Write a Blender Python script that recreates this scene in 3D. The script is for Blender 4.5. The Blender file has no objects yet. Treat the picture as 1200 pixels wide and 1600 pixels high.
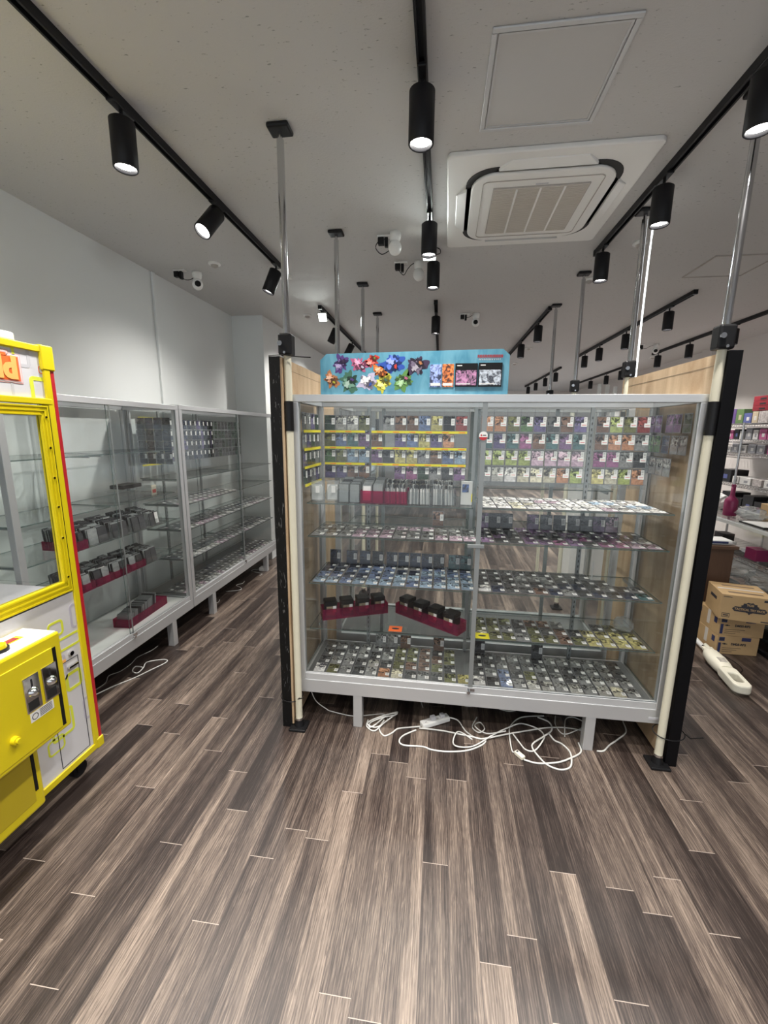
import bpy, math, random
from mathutils import Vector, Matrix

random.seed(7)
S = bpy.context.scene
COL = S.collection
PI = math.pi

# ------------------------------------------------------------------ camera
def make_camera():
    F, yaw, pitch, roll = 657.25, -.13076, -.19046, .010154
    f = Vector((math.sin(yaw)*math.cos(pitch), math.cos(yaw)*math.cos(pitch), math.sin(pitch)))
    r = Vector((math.cos(yaw), -math.sin(yaw), 0)); u = r.cross(f)
    r2 = math.cos(roll)*r + math.sin(roll)*u; u2 = -math.sin(roll)*r + math.cos(roll)*u
    cd = bpy.data.cameras.new('camera'); cd.sensor_fit = 'HORIZONTAL'; cd.sensor_width = 36
    cd.lens = 36*F/1200; cd.clip_start = .02; cd.clip_end = 100
    c = bpy.data.objects.new('camera', cd); COL.objects.link(c)
    m = Matrix((r2, u2, -f)).transposed().to_4x4(); m.translation = (0, 0, 1.58)
    c.matrix_world = m; S.camera = c
make_camera()

# ------------------------------------------------------------------ world, exposure
W = bpy.data.worlds.new('world'); S.world = W; W.use_nodes = True
W.node_tree.nodes['Background'].inputs[0].default_value = (.86, .93, 1, 1)
W.node_tree.nodes['Background'].inputs[1].default_value = .72
S.view_settings.view_transform = 'Standard'; S.view_settings.look = 'None'
S.view_settings.gamma = 1; S.view_settings.use_curve_mapping = False
S.view_settings.exposure = 0.85
S.cycles.transparent_max_bounces = 28
S.cycles.max_bounces = 8
S.cycles.use_denoising = True
SPOT_W = 41.0

# ------------------------------------------------------------------ materials
def newmat(name):
    m = bpy.data.materials.new(name); m.use_nodes = True
    return m, m.node_tree.nodes, m.node_tree.links, m.node_tree.nodes['Principled BSDF']

def mat(name, c, rough=.5, metal=0, spec=.5, var=0, vscale=30, bump=0, alpha=None, stretch=None):
    m, N, L, b = newmat(name)
    b.inputs['Base Color'].default_value = (*c, 1); b.inputs['Roughness'].default_value = rough
    b.inputs['Metallic'].default_value = metal; b.inputs['Specular IOR Level'].default_value = spec
    tc = N.new('ShaderNodeTexCoord'); no = N.new('ShaderNodeTexNoise'); no.inputs['Scale'].default_value = vscale
    no.inputs['Detail'].default_value = 4
    if stretch:
        mp = N.new('ShaderNodeMapping'); mp.inputs['Scale'].default_value = stretch
        L.new(tc.outputs['Object'], mp.inputs[0]); L.new(mp.outputs[0], no.inputs['Vector'])
    else: L.new(tc.outputs['Object'], no.inputs['Vector'])
    if var:
        mx = N.new('ShaderNodeMix'); mx.data_type = 'RGBA'
        mx.inputs[6].default_value = (*[v*(1-var) for v in c], 1); mx.inputs[7].default_value = (*[min(1, v*(1+var)) for v in c], 1)
        L.new(no.outputs[0], mx.inputs[0]); L.new(mx.outputs[2], b.inputs['Base Color'])
    if bump:
        bp = N.new('ShaderNodeBump'); bp.inputs['Strength'].default_value = bump; bp.inputs['Distance'].default_value = .01
        L.new(no.outputs[0], bp.inputs['Height']); L.new(bp.outputs[0], b.inputs['Normal'])
    if alpha is not None: b.inputs['Alpha'].default_value = alpha
    return m

def emis(name, c, s):
    m, N, L, b = newmat(name)
    b.inputs['Base Color'].default_value = (*c, 1)
    b.inputs['Emission Color'].default_value = (*c, 1); b.inputs['Emission Strength'].default_value = s
    return m

def glass(name, tint, refl=1.0, haze=0.0, hazec=(.6, .65, .62)):
    m, N, L, b = newmat(name); out = N['Material Output']
    N.remove(b)
    t = N.new('ShaderNodeBsdfTransparent'); t.inputs[0].default_value = (*tint, 1)
    g = N.new('ShaderNodeBsdfGlossy'); g.inputs['Roughness'].default_value = .02
    lw = N.new('ShaderNodeLayerWeight'); lw.inputs[0].default_value = .5
    pw = N.new('ShaderNodeMath'); pw.operation = 'POWER'; pw.inputs[1].default_value = 5
    ma = N.new('ShaderNodeMath'); ma.operation = 'MULTIPLY_ADD'; ma.inputs[1].default_value = .9*refl; ma.inputs[2].default_value = .016*refl; ma.use_clamp = True
    mx = N.new('ShaderNodeMixShader')
    L.new(lw.outputs['Facing'], pw.inputs[0]); L.new(pw.outputs[0], ma.inputs[0]); L.new(ma.outputs[0], mx.inputs[0])
    src = t
    if haze:
        d = N.new('ShaderNodeBsdfDiffuse'); d.inputs[0].default_value = (*hazec, 1)
        m2 = N.new('ShaderNodeMixShader'); m2.inputs[0].default_value = haze
        L.new(t.outputs[0], m2.inputs[1]); L.new(d.outputs[0], m2.inputs[2]); src = m2
    L.new(src.outputs[0], mx.inputs[1]); L.new(g.outputs[0], mx.inputs[2]); L.new(mx.outputs[0], out.inputs[0])
    return m

def math_n(N, L, op, a, b=None):
    n = N.new('ShaderNodeMath'); n.operation = op
    for i, v in enumerate((a, b)):
        if v is None: continue
        if isinstance(v, (int, float)): n.inputs[i].default_value = v
        else: L.new(v, n.inputs[i])
    return n.outputs[0]

def floor_mat():
    m, N, L, b = newmat('wood_plank_floor')
    tc = N.new('ShaderNodeTexCoord'); sp = N.new('ShaderNodeSeparateXYZ'); L.new(tc.outputs['Object'], sp.inputs[0])
    PW, PL = .0925, .92
    u = math_n(N, L, 'DIVIDE', math_n(N, L, 'ADD', sp.outputs[0], .0125), PW); row = math_n(N, L, 'FLOOR', u)
    w1 = N.new('ShaderNodeTexWhiteNoise'); w1.noise_dimensions = '1D'; L.new(row, w1.inputs['W'])
    v = math_n(N, L, 'ADD', math_n(N, L, 'DIVIDE', sp.outputs[1], PL), w1.outputs[0]); colm = math_n(N, L, 'FLOOR', v)
    cb = N.new('ShaderNodeCombineXYZ'); L.new(row, cb.inputs[0]); L.new(colm, cb.inputs[1])
    w2 = N.new('ShaderNodeTexWhiteNoise'); w2.noise_dimensions = '3D'; L.new(cb.outputs[0], w2.inputs[0])
    # grain coordinates shifted per plank
    off = N.new('ShaderNodeVectorMath'); off.operation = 'MULTIPLY'; L.new(w2.outputs['Color'], off.inputs[0]); off.inputs[1].default_value = (9, 9, 9)
    ad = N.new('ShaderNodeVectorMath'); ad.operation = 'ADD'; L.new(tc.outputs['Object'], ad.inputs[0]); L.new(off.outputs[0], ad.inputs[1])
    def noise(sc, scale, det, dist=0):
        mp = N.new('ShaderNodeMapping'); mp.inputs['Scale'].default_value = sc; L.new(ad.outputs[0], mp.inputs[0])
        n = N.new('ShaderNodeTexNoise'); n.inputs['Scale'].default_value = scale; n.inputs['Detail'].default_value = det
        n.inputs['Roughness'].default_value = .62; n.inputs['Distortion'].default_value = dist
        L.new(mp.outputs[0], n.inputs['Vector']); return n.outputs[0]
    broad = noise((13, .7, 1), 1.3, 2, .5)
    fine = noise((95, 5.5, 1), 2.0, 6, 1.2)
    mp = N.new('ShaderNodeMapping'); mp.inputs['Scale'].default_value = (16, 1.1, 1); L.new(ad.outputs[0], mp.inputs[0])
    wv = N.new('ShaderNodeTexWave'); wv.wave_type = 'BANDS'; wv.bands_direction = 'X'; wv.inputs['Scale'].default_value = 2.4
    wv.inputs['Distortion'].default_value = 9; wv.inputs['Detail'].default_value = 3; wv.inputs['Detail Scale'].default_value = 1.2
    L.new(mp.outputs[0], wv.inputs['Vector'])
    t = math_n(N, L, 'ADD', math_n(N, L, 'MULTIPLY', w2.outputs[0], .38), math_n(N, L, 'MULTIPLY', math_n(N, L, 'SUBTRACT', broad, .25), 1.0))
    t = math_n(N, L, 'ADD', t, math_n(N, L, 'MULTIPLY', math_n(N, L, 'SUBTRACT', fine, .5), .85))
    t = math_n(N, L, 'ADD', t, math_n(N, L, 'MULTIPLY', math_n(N, L, 'SUBTRACT', wv.outputs[1], .5), .13))
    cr = N.new('ShaderNodeValToRGB'); e = cr.color_ramp.elements
    e[0].position = .16; e[0].color = (.022, .015, .013, 1); e[1].position = .90; e[1].color = (.38, .30, .24, 1)
    for p_, c_ in ((.36, (.058, .042, .036)), (.52, (.122, .092, .075)), (.70, (.235, .183, .147))):
        x = e.new(p_); x.color = (*c_, 1)
    L.new(t, cr.inputs[0])
    fu = math_n(N, L, 'FRACT', u); fv = math_n(N, L, 'FRACT', v)
    su = math_n(N, L, 'LESS_THAN', fu, .018); sv = math_n(N, L, 'LESS_THAN', fv, .0024)
    m1 = N.new('ShaderNodeMix'); m1.data_type = 'RGBA'; L.new(su, m1.inputs[0]); L.new(cr.outputs[0], m1.inputs[6]); m1.inputs[7].default_value = (.05, .038, .034, 1)
    m2 = N.new('ShaderNodeMix'); m2.data_type = 'RGBA'; L.new(sv, m2.inputs[0]); L.new(m1.outputs[2], m2.inputs[6]); m2.inputs[7].default_value = (.44, .37, .32, 1)
    L.new(m2.outputs[2], b.inputs['Base Color'])
    b.inputs['Roughness'].default_value = .36
    bp = N.new('ShaderNodeBump'); bp.inputs['Strength'].default_value = .25; bp.inputs['Distance'].default_value = .002
    L.new(fine, bp.inputs['Height']); L.new(bp.outputs[0], b.inputs['Normal'])
    return m

def ceil_mat():
    m, N, L, b = newmat('fissured_ceiling_board')
    tc = N.new('ShaderNodeTexCoord')
    def nz(sc, scale, det):
        mp = N.new('ShaderNodeMapping'); mp.inputs['Scale'].default_value = sc; L.new(tc.outputs['Object'], mp.inputs[0])
        n = N.new('ShaderNodeTexNoise'); n.inputs['Scale'].default_value = scale; n.inputs['Detail'].default_value = det
        n.inputs['Roughness'].default_value = .6; L.new(mp.outputs[0], n.inputs['Vector']); return n.outputs[0]
    a = nz((16, 44, 1), 2.1, 4); big = nz((2, 2, 1), 1.3, 2)
    s = math_n(N, L, 'ADD', a, math_n(N, L, 'MULTIPLY', math_n(N, L, 'SUBTRACT', big, .5), .12))
    cr = N.new('ShaderNodeValToRGB'); e = cr.color_ramp.elements
    e[0].position = .645; e[0].color = (.60, .595, .59, 1); e[1].position = .69; e[1].color = (.30, .31, .30, 1)
    L.new(s, cr.inputs[0]); L.new(cr.outputs[0], b.inputs['Base Color']); b.inputs['Roughness'].default_value = .85
    bp = N.new('ShaderNodeBump'); bp.inputs['Strength'].default_value = .35; bp.inputs['Distance'].default_value = .003
    L.new(nz((60, 90, 1), 1.5, 3), bp.inputs['Height']); L.new(bp.outputs[0], b.inputs['Normal'])
    return m

def art_mat(name, attr, lift):
    """printed face of a card: abstract picture in the object's own tint"""
    m, N, L, b = newmat(name)
    if attr:
        a = N.new('ShaderNodeVertexColor'); a.layer_name = 'tint'; csrc = a.outputs[0]; rnd = None
    else:
        a = N.new('ShaderNodeObjectInfo'); csrc = a.outputs['Color']; rnd = a.outputs['Random']
    tc = N.new('ShaderNodeTexCoord')
    n = N.new('ShaderNodeTexNoise'); n.noise_dimensions = '4D'; n.inputs['Scale'].default_value = 42; n.inputs['Detail'].default_value = 3
    n.inputs['Distortion'].default_value = 1.4
    L.new(tc.outputs['Object'], n.inputs['Vector'])
    if rnd: L.new(math_n(N, L, 'MULTIPLY', rnd, 40), n.inputs['W'])
    mx = N.new('ShaderNodeMix'); mx.data_type = 'RGBA'; mx.blend_type = 'MIX'
    cr = N.new('ShaderNodeValToRGB'); e = cr.color_ramp.elements
    if lift: e[0].position = .35; e[0].color = (.75, .75, .75, 1); e[1].position = .6; e[1].color = (1.25, 1.25, 1.25, 1)
    else: e[0].position = .42; e[0].color = (.12, .12, .14, 1); e[1].position = .62; e[1].color = (1.9, 1.9, 1.8, 1)
    L.new(n.outputs[0], cr.inputs[0])
    mm = N.new('ShaderNodeMix'); mm.data_type = 'RGBA'; mm.blend_type = 'MULTIPLY'; mm.inputs[0].default_value = 1
    L.new(cr.outputs[0], mm.inputs[6]); L.new(csrc, mm.inputs[7])
    L.new(mm.outputs[2], b.inputs['Base Color'])
    b.inputs['Roughness'].default_value = .22; b.inputs['Coat Weight'].default_value = .4
    return m

def ply_mat():
    m, N, L, b = newmat('birch_plywood')
    tc = N.new('ShaderNodeTexCoord'); mp = N.new('ShaderNodeMapping'); mp.inputs['Scale'].default_value = (4, 4, .8)
    n = N.new('ShaderNodeTexNoise'); n.inputs['Scale'].default_value = 3; n.inputs['Detail'].default_value = 5; n.inputs['Distortion'].default_value = .8
    n2 = N.new('ShaderNodeTexNoise'); n2.inputs['Scale'].default_value = 160; n2.inputs['Detail'].default_value = 2
    L.new(tc.outputs['Object'], mp.inputs[0]); L.new(mp.outputs[0], n.inputs['Vector']); L.new(mp.outputs[0], n2.inputs['Vector'])
    cr = N.new('ShaderNodeValToRGB'); e = cr.color_ramp.elements
    e[0].position = .3; e[0].color = (.42, .28, .16, 1); e[1].position = .72; e[1].color = (.66, .50, .33, 1)
    s = math_n(N, L, 'ADD', n.outputs[0], math_n(N, L, 'MULTIPLY', math_n(N, L, 'SUBTRACT', n2.outputs[0], .5), .35))
    L.new(s, cr.inputs[0]); L.new(cr.outputs[0], b.inputs['Base Color']); b.inputs['Roughness'].default_value = .5
    return m

def banner_mat():
    m, N, L, b = newmat('blue_banner_card')
    tc = N.new('ShaderNodeTexCoord'); mp = N.new('ShaderNodeMapping'); mp.inputs['Rotation'].default_value = (0, .5, 0); mp.inputs['Scale'].default_value = (14, 1, 5)
    n = N.new('ShaderNodeTexNoise'); n.inputs['Scale'].default_value = 1.5; n.inputs['Detail'].default_value = 3; n.inputs['Distortion'].default_value = 1
    L.new(tc.outputs['Object'], mp.inputs[0]); L.new(mp.outputs[0], n.inputs['Vector'])
    cr = N.new('ShaderNodeValToRGB'); e = cr.color_ramp.elements
    e[0].position = .35; e[0].color = (.075, .27, .39, 1); e[1].position = .7; e[1].color = (.16, .40, .52, 1)
    L.new(n.outputs[0], cr.inputs[0]); L.new(cr.outputs[0], b.inputs['Base Color']); b.inputs['Roughness'].default_value = .35
    return m

def scuff_mat():
    m, N, L, b = newmat('scuffed_black_board')
    tc = N.new('ShaderNodeTexCoord'); mp = N.new('ShaderNodeMapping'); mp.inputs['Scale'].default_value = (3, 3, .6)
    n = N.new('ShaderNodeTexNoise'); n.inputs['Scale'].default_value = 22; n.inputs['Detail'].default_value = 6; n.inputs['Distortion'].default_value = 2
    L.new(tc.outputs['Object'], mp.inputs[0]); L.new(mp.outputs[0], n.inputs['Vector'])
    cr = N.new('ShaderNodeValToRGB'); e = cr.color_ramp.elements
    e[0].position = .62; e[0].color = (.006, .006, .006, 1); e[1].position = .68; e[1].color = (.10, .10, .10, 1)
    L.new(n.outputs[0], cr.inputs[0]); L.new(cr.outputs[0], b.inputs['Base Color']); b.inputs['Roughness'].default_value = .5; b.inputs['Specular IOR Level'].default_value = .2
    return m

M = {}
M['floor'] = floor_mat(); M['ceiling'] = ceil_mat(); M['ply'] = ply_mat(); M['banner'] = banner_mat(); M['scuff'] = scuff_mat()
M['ceil_panel'] = mat('ceiling_panel_paint', (.58, .575, .57), .8)
M['wall'] = mat('painted_wall', (.80, .83, .825), .7, var=.02, vscale=3, bump=.03)
M['wall_warm'] = mat('painted_wall_warm', (.70, .66, .63), .7, var=.02, vscale=3)
M['alu'] = mat('brushed_aluminium', (.60, .61, .62), .36, .45, var=.05, vscale=40, stretch=(1, 1, 30))
M['alu_w'] = mat('satin_aluminium', (.60, .61, .62), .45, .35)
M['steel'] = mat('chrome_tube', (.62, .63, .65), .16, 1)
M['upright'] = mat('grey_slotted_steel', (.30, .32, .32), .45, .5)
M['slot'] = mat('slot_shadow_black', (.015, .015, .015), .8)
M['black'] = mat('black_plastic', (.010, .010, .011), .4, spec=.25)
M['blackm'] = mat('matt_black_metal', (.010, .010, .012), .5, spec=.3)
M['blackboard'] = mat('black_board', (.004, .004, .005), .5, spec=.15)
M['cream'] = mat('cream_painted_tube', (.66, .63, .50), .45, var=.06, vscale=12)
M['yellow'] = mat('yellow_enamel', (.74, .60, .010), .3, var=.02, vscale=5)
M['yellow_shade'] = mat('shaded_yellow_panel', (.52, .40, .015), .35)  # machine yellow with the shade of its lower part put into the colour
M['red'] = mat('red_enamel', (.50, .02, .03), .35)
M['white'] = mat('white_plastic', (.86, .86, .84), .4)
M['wcable'] = mat('white_pvc_cable', (.72, .72, .69), .45)
M['cabwhite'] = mat('printed_white_panel', (.66, .66, .69), .35)
M['ivory'] = mat('ivory_plastic', (.82, .79, .66), .4)
M['deck'] = mat('white_laminate', (.74, .76, .74), .35)
M['deck_grey'] = mat('grey_laminate', (.12, .125, .125), .3)
M['greyp'] = mat('pale_grey_print', (.55, .55, .58), .4)
M['lime'] = mat('lime_print', (.72, .78, .06), .4)
M['lilac'] = mat('lilac_grey_print', (.52, .50, .60), .4)
M['orange'] = mat('orange_print', (.90, .16, .03), .4)
M['peach'] = mat('peach_print', (1.0, .50, .14), .4)
M['pinkline'] = mat('pink_print', (.85, .42, .42), .4)
M['chrome'] = mat('polished_chrome', (.7, .7, .7), .07, 1)
M['glass'] = glass('clear_float_glass', (.982, .988, .986), 1.0, .002)
M['shelf_glass'] = glass('shelf_glass', (.965, .978, .975), 1.0, .004)
M['edge'] = glass('green_glass_edge', (.35, .45, .43), 1.0, .4, (.20, .25, .24))
M['acrylic'] = glass('clear_acrylic', (.93, .94, .94), 1.3, .03, (.6, .62, .62))
M['pinkacr'] = glass('pink_translucent_acrylic', (.80, .22, .40), .8, .24, (.36, .05, .15))
M['film'] = glass('crinkled_clear_film', (.88, .9, .9), 2.2, .28, (.7, .72, .72))
M['sleeve'] = mat('grey_card_sleeves', (.27, .29, .29), .3, var=.5, vscale=90, stretch=(6, .3, .3))
M['sleeve_b'] = mat('black_card_sleeves', (.035, .035, .038), .3, var=.5, vscale=90)
M['tag'] = mat('white_price_tag', (.82, .82, .80), .5)
M['ink'] = mat('dark_print', (.03, .03, .04), .6)
M['redink'] = mat('red_print', (.6, .05, .05), .6)
M['railyel'] = mat('yellow_label_strip', (.82, .72, .03), .4)
M['card_edge'] = mat('card_edge', (.16, .16, .17), .4)
M['art'] = art_mat('card_picture', False, False); M['text'] = art_mat('card_text_panel', False, True)
M['art_v'] = art_mat('card_picture_many', True, False); M['text_v'] = art_mat('card_text_panel_many', True, True)
M['carton'] = mat('kraft_carton', (.50, .34, .17), .65, var=.08, vscale=14)
M['tape'] = mat('pale_tape', (.66, .62, .56), .3)
M['brownprint'] = mat('brown_print', (.16, .11, .07), .6)
M['blueink'] = mat('navy_print', (.03, .04, .12), .5)
M['brownwood'] = mat('brown_laminate', (.115, .062, .038), .45, var=.25, vscale=8, stretch=(8, 8, .6))
M['grille'] = mat('grille_beige', (.46, .43, .40), .6)
M['dark'] = mat('dark_gap', (.03, .03, .03), .7)
M['lens'] = emis('lamp_lens', (1, .97, .93), 14)
M['flood'] = emis('flood_lens', (.92, 1, .93), 9)
M['led'] = emis('lit_tape_light', (.95, 1, 1), 1.3)
M['led_red'] = mat('red_display', (.35, .03, .03), .3)
M['wire'] = mat('chrome_wire', (.5, .5, .5), .25, .9)
M['magenta'] = mat('magenta_plastic', (.25, .02, .09), .35)
M['green'] = mat('lime_green_plastic', (.25, .62, .04), .4)
M['bluecloth'] = mat('light_blue_pack', (.20, .48, .70), .5)

# ------------------------------------------------------------------ mesh helper
class MB:
    def __init__(s): s.v = []; s.f = []; s.m = []; s.c = []; s.sm = []
    def add(s, vs, fs, m=0, smooth=False, col=None):
        o = len(s.v); s.v += [tuple(v) for v in vs]
        for f in fs: s.f.append([i+o for i in f]); s.m.append(m); s.sm.append(smooth); s.c.append(col)
        return s
    def box(s, x0, x1, y0, y1, z0, z1, m=0, T=None, col=None):
        vs = [Vector((x, y, z)) for z in (z0, z1) for y in (y0, y1) for x in (x0, x1)]
        if T is not None: vs = [T @ v for v in vs]
        return s.add(vs, [(0, 2, 3, 1), (4, 5, 7, 6), (0, 1, 5, 4), (2, 6, 7, 3), (0, 4, 6, 2), (1, 3, 7, 5)], m, col=col)
    def tube(s, p, q, r, n=12, m=0, r2=None, caps=True):
        p = Vector(p); q = Vector(q); d = (q-p).normalized(); a = d.orthogonal().normalized(); b = d.cross(a)
        r2 = r if r2 is None else r2; vs = []
        for c, rr in ((p, r), (q, r2)):
            for i in range(n): t = 2*PI*i/n; vs.append(c + rr*(math.cos(t)*a + math.sin(t)*b))
        s.add(vs, [(i, (i+1) % n, n+(i+1) % n, n+i) for i in range(n)], m, True)
        if caps: s.add(vs, [tuple(range(n-1, -1, -1)), tuple(range(n, 2*n))], m)
        return s
    def rings(s, rings, m=0, smooth=True, closed=True, cap=True):
        n = len(rings[0]); vs = [v for r in rings for v in r]; fs = []
        for k in range(len(rings)-1):
            for i in range(n if closed else n-1): j = (i+1) % n; fs.append((k*n+i, k*n+j, (k+1)*n+j, (k+1)*n+i))
        s.add(vs, fs, m, smooth)
        if cap: s.add(vs, [tuple(range(n-1, -1, -1)), tuple(range((len(rings)-1)*n, len(rings)*n))], m)
        return s
    def lathe(s, c, prof, n=20, m=0, T=None):
        c = Vector(c); R = []
        for r, z in prof:
            ring = [Vector((r*math.cos(2*PI*i/n), r*math.sin(2*PI*i/n), z)) for i in range(n)]
            if T is not None: ring = [T @ v for v in ring]
            R.append([c+v for v in ring])
        return s.rings(R, m)
    def path(s, pts, r, n=8, m=0):
        pts = [Vector(p) for p in pts]; R = []
        up = Vector((0, 0, 1))
        for i, p in enumerate(pts):
            d = (pts[min(i+1, len(pts)-1)] - pts[max(i-1, 0)]).normalized()
            a = d.cross(up)
            a = a.normalized() if a.length > .05 else d.orthogonal().normalized()
            b = a.cross(d)
            R.append([p + r*(math.cos(2*PI*k/n)*a + math.sin(2*PI*k/n)*b) for k in range(n)])
        return s.rings(R, m)
    def prism(s, poly, f0, f1, m=0):
        """poly: 2D points; f0/f1 map (a,b) to 3D for both ends"""
        n = len(poly); vs = [f0(*p) for p in poly] + [f1(*p) for p in poly]
        fs = [tuple(range(n-1, -1, -1)), tuple(range(n, 2*n))] + [(i, (i+1) % n, n+(i+1) % n, n+i) for i in range(n)]
        return s.add(vs, fs, m)
    def build(s, name, mats, parent=None, bevel=0, loc=None, tint=False):
        me = bpy.data.meshes.new(name); me.from_pydata(s.v, [], s.f)
        for mt in (mats if isinstance(mats, (list, tuple)) else [mats]): me.materials.append(M[mt] if isinstance(mt, str) else mt)
        me.polygons.foreach_set('material_index', s.m); me.polygons.foreach_set('use_smooth', s.sm)
        if tint:
            at = me.color_attributes.new('tint', 'FLOAT_COLOR', 'CORNER')
            for p in me.polygons:
                c = s.c[p.index] or (.5, .5, .5)
                for li in p.loop_indices: at.data[li].color = (*c, 1)
        me.update()
        import bmesh as _b
        bm = _b.new(); bm.from_mesh(me); _b.ops.recalc_face_normals(bm, faces=bm.faces); bm.to_mesh(me); bm.free()
        o = bpy.data.objects.new(name, me); COL.objects.link(o)
        if parent: o.parent = parent
        if loc: o.location = loc
        if bevel:
            b = o.modifiers.new('bevel', 'BEVEL'); b.width = bevel; b.segments = 2; b.limit_method = 'ANGLE'; b.angle_limit = 1.0
        return o

def tag(o, label=None, cat=None, group=None, kind=None):
    if label: o['label'] = label
    if cat: o['category'] = cat
    if group: o['group'] = group
    if kind: o['kind'] = kind
    return o
def struct(o, label=None): o['kind'] = 'structure'; return tag(o, label)
def empty(name, loc=(0, 0, 0), rz=0, **k):
    o = bpy.data.objects.new(name, None); o.location = loc; o.rotation_euler.z = rz; o.empty_display_size = .1
    COL.objects.link(o); return tag(o, **k)
def copy_tree(o, parent=None):
    c = o.copy(); COL.objects.link(c)
    if parent: c.parent = parent
    for ch in [x for x in COL.objects if x.parent == o]: copy_tree(ch, c)
    return c
def spline(pts, k=6):
    P = [Vector(p) for p in pts]; P = [P[0]] + P + [P[-1]]; out = []
    for i in range(1, len(P)-2):
        a, b, c, d = P[i-1:i+3]
        for j in range(k):
            t = j/k; out.append(.5*((2*b) + (-a+c)*t + (2*a-5*b+4*c-d)*t*t + (-a+3*b-3*c+d)*t**3))
    out.append(P[-2]); return out
def text_mesh(name, body, size, mt, parent, M4, bold=0.0, ext=.0006, xs=1.0, align='CENTER'):
    cu = bpy.data.curves.new(name, 'FONT'); cu.body = body; cu.size = size; cu.extrude = ext; cu.offset = bold
    cu.align_x = align; cu.align_y = 'CENTER'; cu.resolution_u = 3
    t = bpy.data.objects.new(name+'_src', cu); COL.objects.link(t); bpy.context.view_layer.update()
    me = bpy.data.meshes.new_from_object(t.evaluated_get(bpy.context.evaluated_depsgraph_get()))
    COL.objects.unlink(t); bpy.data.objects.remove(t); me.materials.clear(); me.materials.append(M[mt])
    me.transform(Matrix.Diagonal((xs, 1, 1, 1))); me.transform(M4); me.name = name
    o = bpy.data.objects.new(name, me); COL.objects.link(o); o.parent = parent
    return o
ORD = ['first', 'second', 'third', 'fourth', 'fifth', 'sixth', 'seventh', 'eighth', 'ninth', 'tenth', 'eleventh', 'twelfth', 'thirteenth']

CZ = 2.835
# ------------------------------------------------------------------ room
struct(MB().box(-2.6, 4.2, -4, 14.2, -.1, 0).build('floor', 'floor'))
struct(MB().box(-2.6, 4.2, -4, 14.2, CZ, CZ+.1).build('ceiling', 'ceiling'))
struct(MB().box(-2.55, -2.39, -4, 4.8, 0, CZ).build('wall_left', 'wall'))
b = MB().box(-2.55, -2.025, 4.8, 6.2, 0, CZ).box(-2.2, -2.025, 6.2, 14.1, 1.72, CZ).box(-2.2, -2.025, 6.2, 14.1, 0, .3)
for y in (8.6, 11.2, 13.9): b.box(-2.2, -2.025, y, y+.2, .3, 1.72)
struct(b.build('wall_left_rear', 'wall'))
def window(n, x, y0, y1):  # invented windows, out of view, letting sky light onto the far ceiling
    f = struct(MB().box(x, x+.04, y0, y1, .3, .34).box(x, x+.04, y0, y1, 1.68, 1.72).box(x, x+.04, y0, y0+.04, .34, 1.68).box(x, x+.04, y1-.04, y1, .34, 1.68).build('window_%d' % n, 'alu_w'))
    MB().box(x+.017, x+.021, y0+.04, y1-.04, .34, 1.68).build('pane', 'glass', f)
for n, (y0, y1) in enumerate(((6.2, 8.6), (8.8, 11.2), (11.4, 13.9))): window(n+1, -2.15, y0, y1)
b = MB().box(4.0, 4.15, -4, 7.6, 0, CZ).box(3.93, 4.0, 7.15, 7.4, 0, CZ).box(4.0, 4.15, 7.6, 14.1, 1.72, CZ).box(4.0, 4.15, 7.6, 14.1, 0, .3).box(4.0, 4.15, 10.6, 10.8, .3, 1.72).box(4.0, 4.15, 13.8, 14.1, .3, 1.72)
struct(b.build('wall_right', 'wall_warm'))
for n, (y0, y1) in enumerate(((7.6, 10.6), (10.8, 13.8))): window(n+4, 4.05, y0, y1)  # more added openings in the right wall, for the same fill light
struct(MB().box(-2.39, -2.37, 3.44, 3.475, 1.2, CZ).build('trim_1', 'wall', bevel=.004))
struct(MB().box(-2.39, -2.38, -4, 4.8, 0, .07).build('baseboard_left', 'black'))
struct(MB().box(3.99, 4.0, -4, 7.15, 0, .07).build('baseboard_right', 'black'))

struct(MB().box(-2.1, 4.0, 14.0, 14.15, 0, CZ).build('wall_far', 'wall_warm'))
# ceiling hatches
def hatch(x0, x1, y0, y1, w, lab, mt):
    t = empty('ceiling_hatch', (0, 0, 0), label=lab, cat='hatch')
    b = MB(); z0 = CZ-.008
    b.box(x0, x1, y0, y0+w, z0, CZ).box(x0, x1, y1-w, y1, z0, CZ).box(x0, x0+w, y0+w, y1-w, z0, CZ).box(x1-w, x1, y0+w, y1-w, z0, CZ)
    b.build('frame', mt, t, bevel=.003)
    g = .004; b = MB(); w2 = w*1.6
    b.box(x0+w+g, x1-w-g, y0+w+g, y0+w2, z0+.002, CZ).box(x0+w+g, x1-w-g, y1-w2, y1-w-g, z0+.002, CZ)
    b.box(x0+w+g, x0+w2, y0+w2, y1-w2, z0+.002, CZ).box(x1-w2, x1-w-g, y0+w2, y1-w2, z0+.002, CZ)
    b.build('inner_frame', mt, t)
    MB().box(x0+w2, x1-w2, y0+w2, y1-w2, z0+.005, CZ).build('panel', 'ceil_panel', t)
hatch(.117, .57, 1.62, 2.095, .018, 'square white access hatch with silver frame beside the air conditioner', 'alu_w')
hatch(1.90, 2.34, 3.58, 4.02, .008, 'flush grey access hatch in the ceiling behind the right poles', 'grille')

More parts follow.
